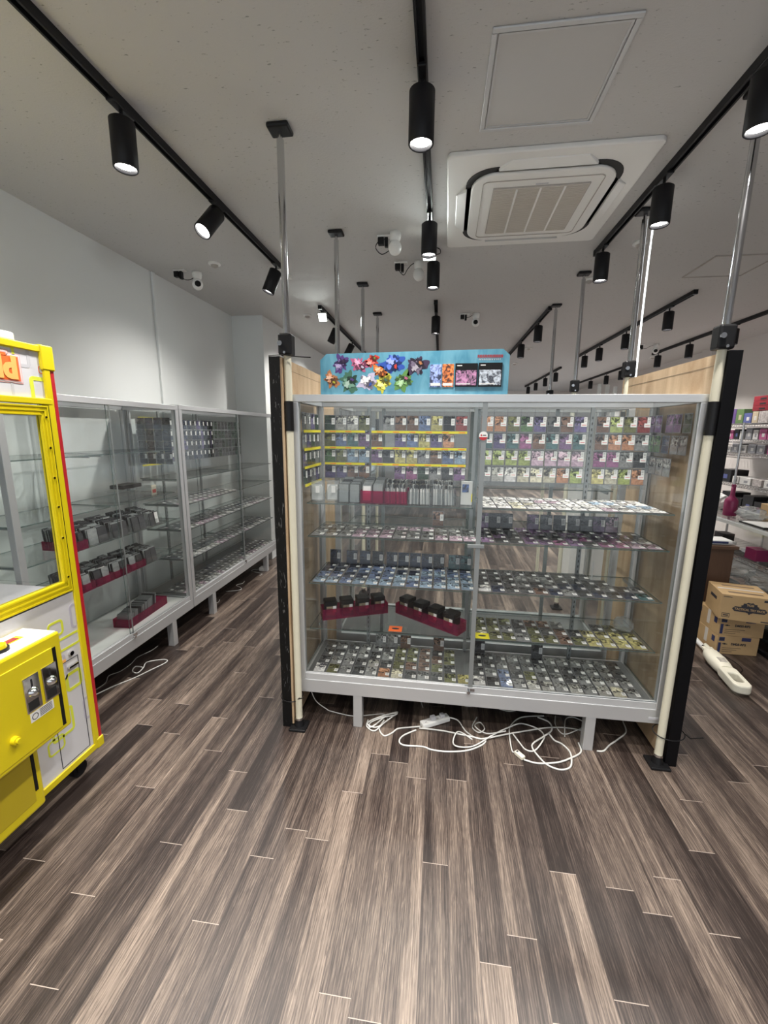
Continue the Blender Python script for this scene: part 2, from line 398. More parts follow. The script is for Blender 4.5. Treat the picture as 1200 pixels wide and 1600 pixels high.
# ------------------------------------------------------------------ ceiling cassette air conditioner
def rrect(w, h, r, n=6, cx=0, cy=0):
    out = []
    for sx, sy, a0 in ((1, 1, 0), (-1, 1, 90), (-1, -1, 180), (1, -1, 270)):
        for k in range(n+1):
            a = math.radians(a0+90*k/n); out.append((cx+sx*(w-r)+r*math.cos(a), cy+sy*(h-r)+r*math.sin(a)))
    return out
def ring_prism(mb, outer, inner, fz, m=0):
    """flat ring between 2 loops; fz(a,b,side)->3D for side 0/1"""
    n = len(outer); vs = [fz(*p, 0) for p in outer]+[fz(*p, 0) for p in inner]+[fz(*p, 1) for p in outer]+[fz(*p, 1) for p in inner]
    fs = []
    for i in range(n):
        j = (i+1) % n
        fs += [(i, j, n+j, n+i), (2*n+i, 3*n+i, 3*n+j, 2*n+j), (i, 2*n+i, 2*n+j, j), (n+i, n+j, 3*n+j, 3*n+i)]
    mb.add(vs, fs, m)
ac = empty('ceiling_air_conditioner', (.458, 2.70, CZ), rz=math.radians(-.8), label='large square white cassette air conditioner set in the ceiling', cat='air conditioner')
P3 = lambda z: (lambda a, b: (a, b, z))
b = MB(); b.prism(rrect(.468, .49, .03), P3(0), P3(-.022)); b.build('cover_plate', 'white', ac, bevel=.006)
b = MB()
ring_prism(b, rrect(.372, .387, .14, 8), rrect(.34, .355, .13, 8), lambda a, c, s: (a, c, -.022-.004*s)); b.build('outlet_gap', 'dark', ac)
b = MB(); b.prism(rrect(.345, .360, .125, 8), P3(-.0245), P3(-.040)); b.build('inner_panel', 'white', ac, bevel=.008)
for k in range(4):
    a = k*PI/2; R = Matrix.Rotation(a, 3, 'Z'); d = .345 if k % 2 else .36
    q = [(-.26, d-.02), (.26, d-.02), (.20, d+.045), (-.20, d+.045)]
    b = MB(); b.prism(q, lambda x, y: R @ Vector((x, y, -.022)), lambda x, y: R @ Vector((x, y, -.026))); b.build('air_outlet', 'dark', ac)
    q = [(-.225, d+.022), (.225, d+.022), (.17, d+.075), (-.17, d+.075)]
    b = MB(); b.prism(q, lambda x, y: R @ Vector((x, y, -.020)), lambda x, y: R @ Vector((x, y, -.040+(y-d-.022)*.25))); b.build('louvre', 'white', ac, bevel=.003)
g = MB(); ring_prism(g, rrect(.290, .305, .03, 4), rrect(.286, .301, .027, 4), lambda a, c, s: (a, c, -.040-.003*s)); g.build('panel_seam', 'grille', ac)
g = MB(); g.box(-.235, .235, -.245, .245, -.046, -.040, 0)
gr = g.build('intake_grille', 'grille', ac)
g = MB()
for i in range(44): y = -.24+.48*i/43; g.box(-.23, .23, y-.0028, y+.0028, -.050, -.046)
g.build('slats', 'tape', gr)
g = MB()
for x in (-.117, 0, .117): g.box(x-.005, x+.005, -.24, .24, -.0515, -.046)
g.build('ribs', 'white', gr)
MB().box(-.03, .03, -.262, -.252, -.0415, -.040).build('badge', 'greyp', ac)

# ------------------------------------------------------------------ lighting tracks and spotlights
def track(x, y0, y1, lab, z=2.812):
    t = empty('lighting_track', (x, (y0+y1)/2, CZ), label=lab, cat='lighting track')
    b = MB(); l = (y1-y0)/2
    b.box(-.017, -.009, -l, l, z-CZ-.012, 0).box(.009, .017, -l, l, z-CZ-.012, 0).box(-.009, .009, -l, l, z-CZ+.006, 0)
    b.build('rail', 'blackm', t)
    for s in (-1, 1): MB().box(-.019, .019, s*l-.012, s*l+.012, z-CZ-.015, 0).build('end_cap', 'black', t)
for a in ((-1.28, -1.6, 3.39, 'long black ceiling track on the left, nearest the white wall'), (-.108, -1.6, 3.42, 'long black ceiling track in the middle, running over the glass case'),
          (1.035, -1.6, 3.40, 'long black ceiling track on the right, passing the air conditioner'), (-1.275, 4.50, 7.1, 'black track behind the left poles, far left of the ceiling'),
          (-.095, 4.44, 7.3, 'black track seen end on above the blue banner'), (1.05, 4.76, 7.35, 'black track slanting behind the banner, right of its end'),
          (2.19, 4.36, 7.6, 'black track with four spotlights right of the steel poles'), (3.28, 4.6, 7.5, 'black track nearest the right wall'),
          (2.25, 8.9, 12.4, 'far small black track low over the glass case'), (3.4, 8.5, 11.8, 'far black track meeting the right steel pole')):
    track(*a)

def spot_proto():
    r = empty('track_spotlight')
    MB().box(-.016, .016, -.06, .06, -.042, -.028).build('adapter', 'black', r, bevel=.003)
    MB().tube((0, 0, -.04), (0, 0, -.078), .007, 10).build('stem', 'black', r)
    j = empty('housing_joint')
    b = MB(); R = .046; n = 28
    prof = [(0, 0), (.038, 0), (R, -.006), (R, -.168), (R-.004, -.172), (R-.007, -.168), (R-.008, -.150)]
    b.lathe((0, 0, 0), prof, n)
    h = b.build('housing', 'blackm', r, loc=(0, 0, -.072))
    b = MB(); b.lathe((0, 0, -.156), [(0, .010), (.02, .008), (.038, 0)], n)
    lens = b.build('lens', 'lens', h)
    bpy.data.objects.remove(j)
    ld = bpy.data.lights.new('bulb', 'SPOT'); ld.energy = SPOT_W; ld.spot_size = math.radians(118); ld.spot_blend = 1.0
    ld.shadow_soft_size = .035; ld.color = (1, .955, .90)
    l = bpy.data.objects.new('bulb', ld); COL.objects.link(l); l.parent = h; l.location = (0, 0, -.178)
    return r
proto = spot_proto(); first = [proto]
def spot(x, y, lab, tilt=(0, 0), power=1.0, grp=None):
    o = first.pop() if first else copy_tree(proto)
    o.location = (x, y, CZ); o['label'] = lab; o['category'] = 'spotlight'
    if grp: o['group'] = grp
    elif 'group' in o: del o['group']
    for h in [c for c in COL.objects if c.parent == o]:
        if h.name.startswith('housing'):
            h.rotation_euler = (tilt[0], tilt[1], 0)
            for c in [c for c in COL.objects if c.parent == h]:
                if c.type == 'LIGHT' and power != 1.0:
                    d = c.data.copy(); d.energy = SPOT_W*power; c.data = d
    return o
spot(-1.28, 1.75, 'black cylinder spotlight on the left track, nearest the camera')
spot(-1.28, 2.47, 'bright spotlight on the left track aimed straight at the camera', tilt=(-.62, .30), power=.8)
spot(-1.28, 3.33, 'tilted black spotlight at the far end of the left track', tilt=(-.12, .38))
spot(-.108, 1.74, 'large black spotlight on the middle track, in front of the air conditioner')
spot(-.108, 2.72, 'black spotlight on the middle track, left of the air conditioner')
spot(-.095, 3.30, 'black spotlight below the square floodlight on the middle track')
spot(1.035, 1.80, 'black spotlight cut by the right edge of the photo')
spot(1.035, 2.475, 'black spotlight above the right corner of the air conditioner')
spot(1.035, 3.27, 'black spotlight at the far end of the right track')
for y, q in ((.95, 'nearest'), (.15, 'second'), (-.7, 'third')):
    for x, n in ((-1.28, 'left'), (-.108, 'middle'), (1.035, 'right')):
        spot(x, y, 'black cylinder spotlight on the %s track above the camera, %s past the photo top' % (n, q))
spot(-1.275, 5.20, 'tilted black spotlight behind the first left pole, far left track', tilt=(0, .45))
spot(-1.275, 6.1, 'second tilted black spotlight on the far left track, above the banner', tilt=(0, .5))
spot(-.095, 4.75, 'black spotlight seen just above the blue banner')
spot(1.05, 5.25, 'black spotlight at the near end of the slanting track right of the banner')
spot(1.05, 6.30, 'small black spotlight farther along the slanting track right of the banner')
for k, (y, n) in enumerate(((4.78, 'nearest of the four'), (5.77, 'second of the four'), (6.65, 'third of the four'), (7.28, 'farthest of the four'))):
    spot(2.19, y, 'black spotlight, %s on the track right of the poles' % n, power=1.6)
for y, n in ((5.59, 'beside the right pole clamp'), (6.48, 'middle one above the plywood'), (7.33, 'farthest one above the plywood')):
    spot(3.28, y, 'black spotlight on the right wall track, %s' % n, power=1.6)
for y, n in ((9.0, 'nearest'), (9.74, 'middle'), (10.7, 'farthest')): spot(3.4, y, 'tiny black spotlight, %s on the far right track' % n, power=2.2)
for y, n in ((9.22, 'nearest'), (10.1, 'second'), (11.06, 'third'), (11.98, 'farthest')): spot(2.25, y, 'tiny black spotlight, %s on the far low track' % n, power=2.2)

def flood(x, y, lab, power):
    r = empty('square_floodlight', (x, y, CZ), label=lab, cat='floodlight')
    MB().box(-.018, .018, -.04, .04, -.045, -.02).build('adapter', 'black', r)
    b = MB().path(spline([(.02, 0, -.04), (.065, 0, -.055), (.07, -.01, -.085), (.045, -.02, -.095)]), .003, 6); b.build('cord', 'black', r)
    T = Matrix.Translation((0, -.02, -.085)) @ Matrix.Rotation(math.radians(-55), 4, 'X')
    h = MB().box(-.045, .045, -.045, .045, -.012, .012, T=T).build('housing', 'white', r, bevel=.004)
    MB().box(-.038, .038, -.038, .038, -.016, -.012, T=T).build('lens', 'flood', h)
    ld = bpy.data.lights.new('bulb', 'SPOT'); ld.energy = power; ld.spot_size = math.radians(130); ld.spot_blend = 1; ld.shadow_soft_size = .04; ld.color = (.93, 1, .96)
    l = bpy.data.objects.new('bulb', ld); COL.objects.link(l); l.parent = r; l.matrix_local = T @ Matrix.Translation((0, 0, -.03))
flood(-.118, 3.12, 'small glowing square floodlight on the middle track', 14)
flood(-1.275, 4.62, 'small glowing floodlight at the near end of the far left track', 14)

# ------------------------------------------------------------------ ceiling devices
def dome(x, y, lab):
    t = empty('ceiling_detector', (x, y, CZ), label=lab, cat='detector')
    MB().lathe((0, 0, 0), [(0, 0), (.045, 0), (.045, -.012), (.030, -.016)]).build('base', 'white', t)
    MB().lathe((0, 0, 0), [(.028, -.016), (.026, -.026), (.012, -.034), (0, -.035)]).build('sensor', 'grille', t)
for x, y, l in ((-1.774, 3.335, 'small round detector above the left wall cameras'), (-1.518, 4.84, 'round detector left of the far left track'),
                (1.267, 6.94, 'small round detector just right of the slanting track'), (1.304, 8.42, 'tiny round detector above the right end of the banner'),
                (1.275, 3.30, 'round detector behind the second right pole'), (1.177, 3.99, 'round detector beside the third right pole'),
                (3.31, 6.1, 'round detector above the plywood panel, near the right wall'), (3.45, 7.9, 'far round detector above the plywood panel')): dome(x, y, l)

def camera_globe(x, y, lab, face, dark=True):
    t = empty('security_camera', (x, y, CZ), face, label=lab, cat='camera')
    MB().lathe((0, 0, 0), [(0, 0), (.036, 0), (.038, -.02), (.034, -.045), (.02, -.055)]).build('mount', 'white', t)
    b = MB(); b.lathe((0, 0, -.09), [(.042*math.sin(PI*i/12), .046*math.cos(PI*i/12)) for i in range(13)], 20)
    h = b.build('globe', 'white', t)
    if dark:
        b = MB(); T = Matrix.Rotation(math.radians(105), 3, 'X'); b.lathe((0, -.010, -.090), [(0, .036), (.018, .033), (.024, .026)], 16, T=T); b.build('lens', 'black', h)
def power_adapter(x, y, lab, pts):
    t = empty('power_adapter', (x, y, CZ), label=lab, cat='power adapter')
    MB().box(-.05, .05, -.02, .02, -.012, 0).build('socket', 'white', t, bevel=.003)
    MB().box(-.045, -.005, -.02, .02, -.055, -.012).box(.0, .022, -.015, .015, -.07, -.012).build('plug', 'black', t, bevel=.004)
    MB().path(spline(pts), .0028, 6).build('cord', 'black', t)
camera_globe(-2.02, 3.50, 'white globe camera with dark lens beside the left wall', .6)
power_adapter(-2.13, 3.44, 'black plug on a white socket beside the left wall camera', [(0, 0, -.05), (.05, 0, -.075), (.08, .03, -.06), (.10, .05, -.03)])
camera_globe(-.337, 2.98, 'white globe camera left of the middle track, nearest the viewer', 2.6, False)
camera_globe(-.21, 3.47, 'white globe camera right of the black plugs by the middle track', 2.8, False)
power_adapter(-.345, 3.47, 'black plugs hanging from a socket left of the middle track', [(-.02, 0, -.05), (.02, 0, -.09), (.05, 0, -.05), (.08, .0, -.02), (.11, 0, -.01), (.15, 0, -.02)])
power_adapter(-.41, 3.02, 'thin black lead looping beside the nearest globe camera', [(.0, 0, -.02), (-.04, 0, -.03), (-.06, 0, -.07), (-.02, 0, -.11), (.03, 0, -.09)])
camera_globe(.33, 4.95, 'white globe camera with black lens above the banner', -.1)
power_adapter(.21, 4.95, 'black plug on a socket above the banner', [(0, 0, -.04), (.04, 0, -.04), (.08, 0, -.02), (.12, 0, -.02)])
camera_globe(3.0, 6.8, 'white globe camera among the tracks near the right wall', -.4)
power_adapter(2.80, 6.8, 'black plug beside the camera near the right wall', [(0, 0, -.04), (.06, 0, -.06), (.12, 0, -.03), (.18, 0, -.02)])
tag(MB().box(-1.37, -1.27, 3.60, 3.66, CZ-.03, CZ).build('junction_box', 'white', bevel=.004), 'white ceiling box at the end of the left track', 'box')

# ------------------------------------------------------------------ floor-to-ceiling poles
def pole_proto():
    r = empty('tension_pole')
    MB().box(-.048, .048, -.04, .04, 2.815, CZ).build('ceiling_plate', 'black', r, bevel=.008)
    MB().tube((0, 0, 2.78), (0, 0, 2.815), .010, 10).build('screw', 'steel', r)
    MB().tube((0, 0, 1.95), (0, 0, 2.785), .0155, 16).build('upper_tube', 'steel', r)
    c = MB().box(-.034, .030, -.03, .03, 1.915, 2.01).build('clamp', 'black', r, bevel=.009)
    MB().tube((-.022, -.030, 1.965), (-.022, -.037, 1.965), .011, 12).tube((-.002, -.03, 1.925), (-.002, -.036, 1.925), .006, 8).build('screw_head', 'steel', c)
    MB().tube((0, 0, .03), (0, 0, 1.915), .0175, 18).build('lower_tube', 'cream', r)
    MB().tube((0, 0, 1.575), (0, 0, 1.712), .021, 18).build('black_sleeve', 'black', r)
    b = MB().box(-.045, .045, -.045, .045, 0, .014); b.tube((0, 0, .014), (0, 0, .05), .026, 14, r2=.018); b.build('foot', 'black', r, bevel=.004)
    MB().tube((0, 0, .05), (0, 0, .062), .022, 14).build('foot_collar', 'chrome', r)
    return r
pp = pole_proto(); fl = [pp]
for x, y, l in ((-.705, 1.943, 'steel and cream tension pole at the left front corner of the glass case'), (1.096, 1.940, 'steel and cream tension pole at the right front corner of the glass case'),
                (-.70, 2.90, 'second steel tension pole on the left, above the banner end'), (-.705, 3.87, 'third steel tension pole on the left, behind the banner'), (-.715, 4.81, 'fourth and farthest steel tension pole on the left'),
                (1.13, 2.83, 'second steel tension pole on the right, beside the lit cord'), (1.10, 3.80, 'third steel tension pole on the right'), (1.11, 4.67, 'fourth and thinnest steel tension pole on the right')):
    o = fl.pop() if fl else copy_tree(pp)
    o.location = (x, y, 0); tag(o, l, 'pole')
    if x == 1.096: o.rotation_euler = (-.012, .011, 0)
    if x == -.705 and y < 2: o.rotation_euler = (-.010, -.005, 0)
b = MB().path(spline([(1.165, 2.86, 2.80), (1.158, 2.85, 2.55), (1.163, 2.86, 2.2), (1.168, 2.86, 1.86)]), .0052, 8)
tag(b.build('light_cord', 'led'), 'glowing white cord hanging along the second right pole', 'cord')

# partition panels
def partition(x_in, sgn, name, lab, frontmat):
    """x_in: inner plywood face; sgn +1 = outside is +x"""
    r = empty('partition_panel', (x_in, 1.935, 0), label=lab, cat='partition panel')
    X = lambda a: sorted((0, 0)) if 0 else a*sgn
    def bx(a, b_, *rest): l = sorted((a*sgn, b_*sgn)); return MB().box(l[0], l[1], *rest)
    bx(0, .010, (.045 if sgn > 0 else .004), .98, .02, 1.905).build('plywood_sheet', 'ply', r)
    bx(.010, .062, 0, .045, 0, 1.91).build('front_post', frontmat, r, bevel=.001)
    bx(.010, .062, .93, .98, 0, 1.91).build('rear_post', 'blackboard', r)
    bx(.052, .062, .045, .93, 0, 1.91).build('outer_board', 'blackboard', r)
    bx(-.0008, 0, .05, .98, 1.86, 1.8606).build('pencil_line', 'ink', r)
    return r
partition(1.1185, 1, 'right', 'plywood partition with glossy black front post, right of the glass case', 'blackboard')
partition(-.733, -1, 'left', 'plywood partition with scuffed black front post, left of the glass case', 'scuff')
def ztie(cx, cy, z, w, lab):
    pts = [(cx+w*math.cos(a)*1.0, cy+.045*math.sin(a), z+.012*math.sin(a*1.0)) for a in [2*PI*i/24 for i in range(25)]]
    pts.append((cx+w*.9, cy-.06, z+.02)); pts.append((cx+w*1.5, cy-.08, z+.045))
    tag(MB().path(pts, .0025, 6).build('cable_tie', 'black'), lab, 'cable tie')
ztie(-.752, 1.97, .17, .06, 'thin black cable tie round the foot of the left pole')
ztie(1.135, 1.955, .17, .07, 'thin black cable tie round the foot of the right pole')
tag(MB().path(spline([(-.80, 1.95, 1.915), (-.72, 1.93, 1.914), (-.66, 1.945, 1.908), (-.60, 1.95, 1.905)]), .0025, 6).build('cable_tie', 'black'), 'black cable tie sticking out at the top of the left pole', 'cable tie')

# ------------------------------------------------------------------ glass showcases
def pane(x0, x1, y0, y1, z0, z1, name, mt, parent, edge='z'):
    """glass slab whose thin edges carry the darker edge glass"""
    b = MB(); b.box(x0, x1, y0, y1, z0, z1)
    dims = (x1-x0, y1-y0, z1-z0); k = dims.index(min(dims))
    # box faces order: -z,+z,-y,+y,-x,+x
    axis = [2, 2, 1, 1, 0, 0]
    b.m = [0 if axis[i] == k else 1 for i in range(6)]
    return b.build(name, [mt, 'edge'], parent)

def showcase(W_, loc, rz, label, bays, shelves, H=1.745, D=.45, legs=((.30, 0), (-.30, 0)), uprights=(), side_l='glass', mid=.022, badge=False, deck='deck'):
    """local frame: x along the front, y into the case, front at y=0"""
    r = empty('glass_showcase', loc, rz, label=label, cat='showcase')
    p = .034; TOP = H; zt = H-.034; zb = .187; zs = .262
    b = MB(); b.box(0, W_, 0, p, zt, TOP).box(0, W_, D-p, D, zt, TOP).box(0, p, p, D-p, zt, TOP).box(W_-p, W_, p, D-p, zt, TOP); b.build('top_frame', 'alu', r, bevel=.002)
    for i, (x, y) in enumerate(((0, 0), (W_-p, 0), (0, D-p), (W_-p, D-p))): MB().box(x, x+p, y, y+p, zs, zt).build('corner_post', 'alu', r, bevel=.002)
    b = MB(); b.box(0, W_, 0, .03, zb, zs).box(0, W_, D-.03, D, zb, zs).box(0, .03, .03, D-.03, zb, zs).box(W_-.03, W_, .03, D-.03, zb, zs); b.build('base_frame', 'alu', r, bevel=.002)
    MB().box(p, W_-p, .004, .028, zs, zs+.035).box(p, W_-p, .010, .014, zs+.035, zs+.040).build('door_track', 'alu_w', r, bevel=.002)
    MB().box(.03, W_-.03, .03, D-.03, zs-.02, zs+.012).build('deck', deck, r)
    pane(p, W_-p, p, D-p, TOP-.012, TOP-.006, 'top_glass', 'glass', r)
    pane(.010, .016, p, D-p, zs+.01, zt, 'side_glass', 'glass', r); pane(W_-.016, W_-.010, p, D-p, zs+.01, zt, 'side_glass', 'glass', r)
    xm = bays[0][1]+.02 if len(bays) > 1 else W_/2
    pane(p, xm+.02, .016, .021, zs+.035, zt, 'sliding_door', 'glass', r); pane(xm-.02, W_-p, .007, .012, zs+.035, zt, 'sliding_door', 'glass', r)
    pane(p, xm+.02, D-.021, D-.016, zs+.012, zt, 'back_glass', 'glass', r); pane(xm-.02, W_-p, D-.012, D-.007, zs+.012, zt, 'back_glass', 'glass', r)
    if mid:
        MB().box(xm-.003, xm-.003+mid, .002, .006, zs+.035, zt).build('door_edge_strip', 'upright', r)
        MB().box(xm-.009, xm+.009, D-.045, D-.03, zs+.012, zt).build('centre_upright', 'upright', r)
    MB().tube((xm, -.012, zs+.010), (xm, .006, zs+.010), .009, 12).box(xm-.006, xm+.03, .000, .006, zs+.012, zs+.028).build('lock', 'chrome', r)
    for x in uprights:
        u = MB().box(x-.010, x+.010, D-.045, D-.032, zs+.012, zt).build('slotted_upright', 'upright', r)
        s = MB(); n = 46
        for i in range(n): z = zs+.03+(zt-zs-.06)*i/n; s.box(x-.002, x+.002, D-.0462, D-.045, z, z+.014)
        s.build('slots', 'slot', u)
    for bi, (x0, x1) in enumerate(bays):
        for z in shelves:
            s = pane(x0, x1, .045, D-.05, z-.006, z, 'glass_shelf', 'shelf_glass', r)
            for x in (x0+.03, x1-.03):
                MB().box(x-.004, x+.004, .12, D-.045, z-.022, z-.0065).build('shelf_bracket', 'upright', s)
    for x, y in legs: MB().box(x-.024, x+.024, y, y+.048, 0, zb).build('leg', 'alu', r, bevel=.002)
    b = MB().box(.02, W_-.02, D-.02, D-.012, .0, zb-.002); b.build('added_dark_board', 'blackboard', r)  # board added behind the legs to make the space underneath black
    if badge: MB().box(W_-.062, W_-.016, -.0012, 0, .208, .220).build('maker_plate', 'greyp', r)
    return r
CX0, CY0, CW = -.712, 1.985, 1.827
showcase(CW, (CX0, CY0, 0), 0, 'wide aluminium and glass showcase full of trading cards, under the blue banner', ((.05, .877), (.912, 1.777)), (1.22, 1.048, .795, .54),
         legs=((.318, .002), (1.503, .002), (.318, .39), (1.503, .39)), uprights=(.307, 1.50), badge=True, deck='deck_grey')
showcase(1.70, (1.055, 2.985, 0), PI, 'second glass showcase standing back to back behind the card case', ((.05, .82), (.855, 1.65)), (1.25, .98, .62),
         legs=((.318, .002), (1.40, .002)), uprights=(.4, 1.4), deck='deck_grey')
showcase(1.30, (-1.90, 1.615, 0), PI/2, 'glass showcase on the left, next to the yellow prize machine, mostly empty', ((.05, .625), (.655, 1.25)), (1.43, 1.12, .92, .68),
         legs=((1.05, .0), (.2, .0), (1.05, .39), (.2, .39)), uprights=(.05, .62), mid=.006)
showcase(1.80, (-1.90, 2.925, 0), PI/2, 'farther left glass showcase beyond the mostly empty one', ((.05, .885), (.915, 1.75)), (1.20, 1.0, .80, .56), H=1.752, deck='deck_grey', mid=.014,
         legs=((.3, .0), (1.45, .0), (.3, .39), (1.45, .39)), uprights=(.34,))
# round sticker and door latch on the card case
st = empty('round_sticker', (.191, 1.9862, 1.562), label='red and white round sticker on the glass case door', cat='sticker')
b = MB(); b.tube((0, 0, 0), (0, -.001, 0), .020, 28); b.build('disc', 'white', st)
poly = [(.0195*math.cos(math.radians(a)), .0195*math.sin(math.radians(a))) for a in range(195, 346, 10)]
MB().prism(poly, lambda a, c: (a, -.001, c), lambda a, c: (a, -.0016, c)).tube((-.009, -.001, .003), (-.009, -.0016, .003), .004, 10).build('red_band', 'red', st)
MB().box(-.002, .012, -.0014, -.001, .001, .005).build('lettering', 'ink', st)
tag(MB().box(.143, .222, 1.981, 1.9895, 1.034, 1.052).build('door_latch', 'upright', bevel=.002), 'grey metal latch bar halfway up the glass case doors', 'latch')

# ------------------------------------------------------------------ cards
CWD, CH = .0655, .087
def card_mesh():
    b = MB()
    b.box(-CWD/2, CWD/2, 0, .0015, 0, CH, 0)
    f = -.0004
    b.box(-CWD/2+.003, CWD/2-.003, f, 0, CH*.46, CH-.004, 1)
    b.box(-CWD/2+.003, CWD/2-.003, f, 0, .004, CH*.43, 2)
    return b.build('trading_card', ['card_edge', 'art', 'text'])
def tag_mesh(w, h):
    b = MB(); b.box(-w/2, w/2, -.0008, 0, -h/2, h/2, 0)
    for k in range(3): z = h*.28-k*h*.22; b.box(-w*.3, w*.3, -.001, -.0008, z-.0009, z+.0009, 1)
    return b.build('price_tag', ['tag', 'ink'])
def tag_L():
    b = MB(); b.box(-.006, .010, -.0008, 0, -.014, .024, 0).box(-.020, .010, -.0014, -.0008, -.026, -.006, 0)
    for k in range(3): z = .018-k*.008; b.box(-.003, .006, -.001, -.0008, z-.0009, z+.0009, 1)
    b.box(-.015, .006, -.0016, -.0014, -.018, -.0155, 2)
    return b.build('price_tag', ['tag', 'ink', 'redink'])
tl0 = tag_L(); tlm = tl0.data; bpy.data.objects.remove(tl0)
card0 = card_mesh(); tag_h = tag_mesh(.019, .036); tag_f = tag_mesh(.020, .024)
cm, thm, tfm = card0.data, tag_h.data, tag_f.data
for o in (card0, tag_h, tag_f): bpy.data.objects.remove(o)
ncard = [0]; extra = MB()
NAMES = {'olive': (.16, .17, .05), 'silver': (.42, .42, .38), 'green': (.10, .22, .07), 'dark green': (.04, .08, .05), 'yellow': (.52, .46, .10), 'blue': (.10, .17, .36), 'light blue': (.22, .36, .52),
         'teal': (.05, .15, .16), 'purple': (.20, .09, .25), 'violet': (.12, .09, .26), 'brown': (.20, .10, .06), 'orange': (.55, .22, .08), 'red': (.35, .04, .04), 'grey': (.24, .25, .25),
         'dark grey': (.07, .075, .08), 'pink': (.52, .34, .46), 'magenta': (.32, .07, .24), 'lime': (.36, .46, .08), 'white': (.70, .69, .68), 'navy': (.025, .04, .09), 'black': (.02, .02, .025), 'cream': (.60, .56, .38)}
SH = {'ol': 'olive', 'si': 'silver', 'gn': 'green', 'dg': 'dark green', 'ye': 'yellow', 'bl': 'blue', 'lb': 'light blue', 'te': 'teal', 'pu': 'purple', 'vi': 'violet', 'br': 'brown', 'or': 'orange', 're': 'red',
      'gr': 'grey', 'dk': 'dark grey', 'pi': 'pink', 'ma': 'magenta', 'li': 'lime', 'wh': 'white', 'na': 'navy', 'bk': 'black', 'cr': 'cream'}
def dull(c):
    k = random.uniform(.68, .98); g = sum(c)/3
    return tuple(min(1, (v*.68+g*.32)*k) for v in c)
def card(T, cname, label, group, tagpos=None):
    c = dull(NAMES[cname])
    o = bpy.data.objects.new('trading_card', cm); COL.objects.link(o); o.matrix_world = T; o.color = (*c, 1)
    tag(o, cname+' '+label, 'card', group); ncard[0] += 1
    if tagpos:
        me, x, z = tagpos; t = bpy.data.objects.new('price_tag', me); COL.objects.link(t); t.parent = o; t.location = (x, -.0006, z)
    return o
def many(T, cname, tagged=True, flat=False):
    """one more small card collected in the single uncounted lot"""
    c = dull(NAMES[cname])
    extra.box(-CWD/2, CWD/2, 0, .0015, 0, CH, 0, T=T, col=(.15, .15, .15))
    extra.box(-CWD/2+.003, CWD/2-.003, -.0004, 0, CH*.46, CH-.004, 1, T=T, col=c); extra.box(-CWD/2+.003, CWD/2-.003, -.0004, 0, .004, CH*.43, 2, T=T, col=c)
    if tagged:
        if flat: extra.box(.008, .028, -.0014, -.0004, .02, .044, 3, T=T)
        else: extra.box(.012, .030, -.0014, -.0004, .04, .076, 3, T=T)
TR = Matrix.Translation
def hang(rows, xs, y, ztops, bay, grp, rz=0, tg=None):
    for ri, (row, zt) in enumerate(zip(rows, ztops)):
        for ci, code in enumerate(row.split()):
            if code == '--': continue
            T = TR((xs[ci], y, zt-CH)) @ Matrix.Rotation(math.radians(-4), 4, 'X')
            card(T, SH[code], 'hanging card, %s from left, %s hanging row, %s bay of the card case' % (ORD[ci], ORD[ri], bay), grp, tg or (thm, .020, .052))
xsL = [-.627+.066*i for i in range(4)]+[-.357+.0665*i for i in range(8)]
zt = [1.666, 1.576, 1.486, 1.396]
hang(('dg si si ol -- gr br br bl ye bk re', 'ol bl te pu br -- vi bl ye vi or', 'gn ol lb lb pu dk ye ye gr br bl lb', 'vi vi br br -- -- pu ma dg gr dk pu'), xsL, 2.37, zt, 'left', 'cards hanging in the left bay')
xsR = [.246+.0685*i for i in range(8)]+[.836+.0665*i for i in range(4)]
hang(('or or ol gn vi dk br vi br li ol re', 'te vi te ma br te pu te br or or gr', 'li li li li pi pi pi pi ma ma gr dk', 'gr si wh cr cr cr or li ye cr li or'), xsR, 2.37, zt, 'right', 'cards hanging in the right bay', tg=(tlm, .021, .058))
# cards on the inside of the left pane and of the right pane
Rl = Matrix.Rotation(PI/2, 4, 'Z'); Rr = Matrix.Rotation(-PI/2, 4, 'Z')
for ri in range(4):
    for ci in range(4):
        T = TR((-.672, 2.050+.072*ci, zt[ri]-CH)) @ Rl
        card(T, ['dark grey', 'grey', 'violet', 'dark green'][(ri+ci) % 4], 'card on the left side pane, %s from front, %s row' % (ORD[ci], ORD[ri]), 'cards along the left side pane', (thm, .018, .05))
side = (('dk pu pu vi pu', (2.075, 2.155, 2.222, 2.33, 2.40), 1.67), ('gr gr na gn gn', (2.09, 2.16, 2.24, 2.32, 2.39), 1.572), ('gr gr gr gr', (2.20, 2.27, 2.34, 2.41), 1.464))
for ri, (codes, ys, ztop) in enumerate(side):
    for ci, (cd, yy) in enumerate(zip(codes.split(), ys)):
        T = TR((1.075, yy-.02, ztop-CH)) @ Rr
        card(T, SH[cd], 'card stuck inside the right side pane, %s from front, %s row' % (ORD[ci], ORD[ri]), 'cards stuck on the right side pane')
def flat_T(x, y, z, rz=0): return TR((x, y, z)) @ Matrix.Rotation(rz, 4, 'Z') @ Matrix.Rotation(math.radians(-88), 4, 'X')
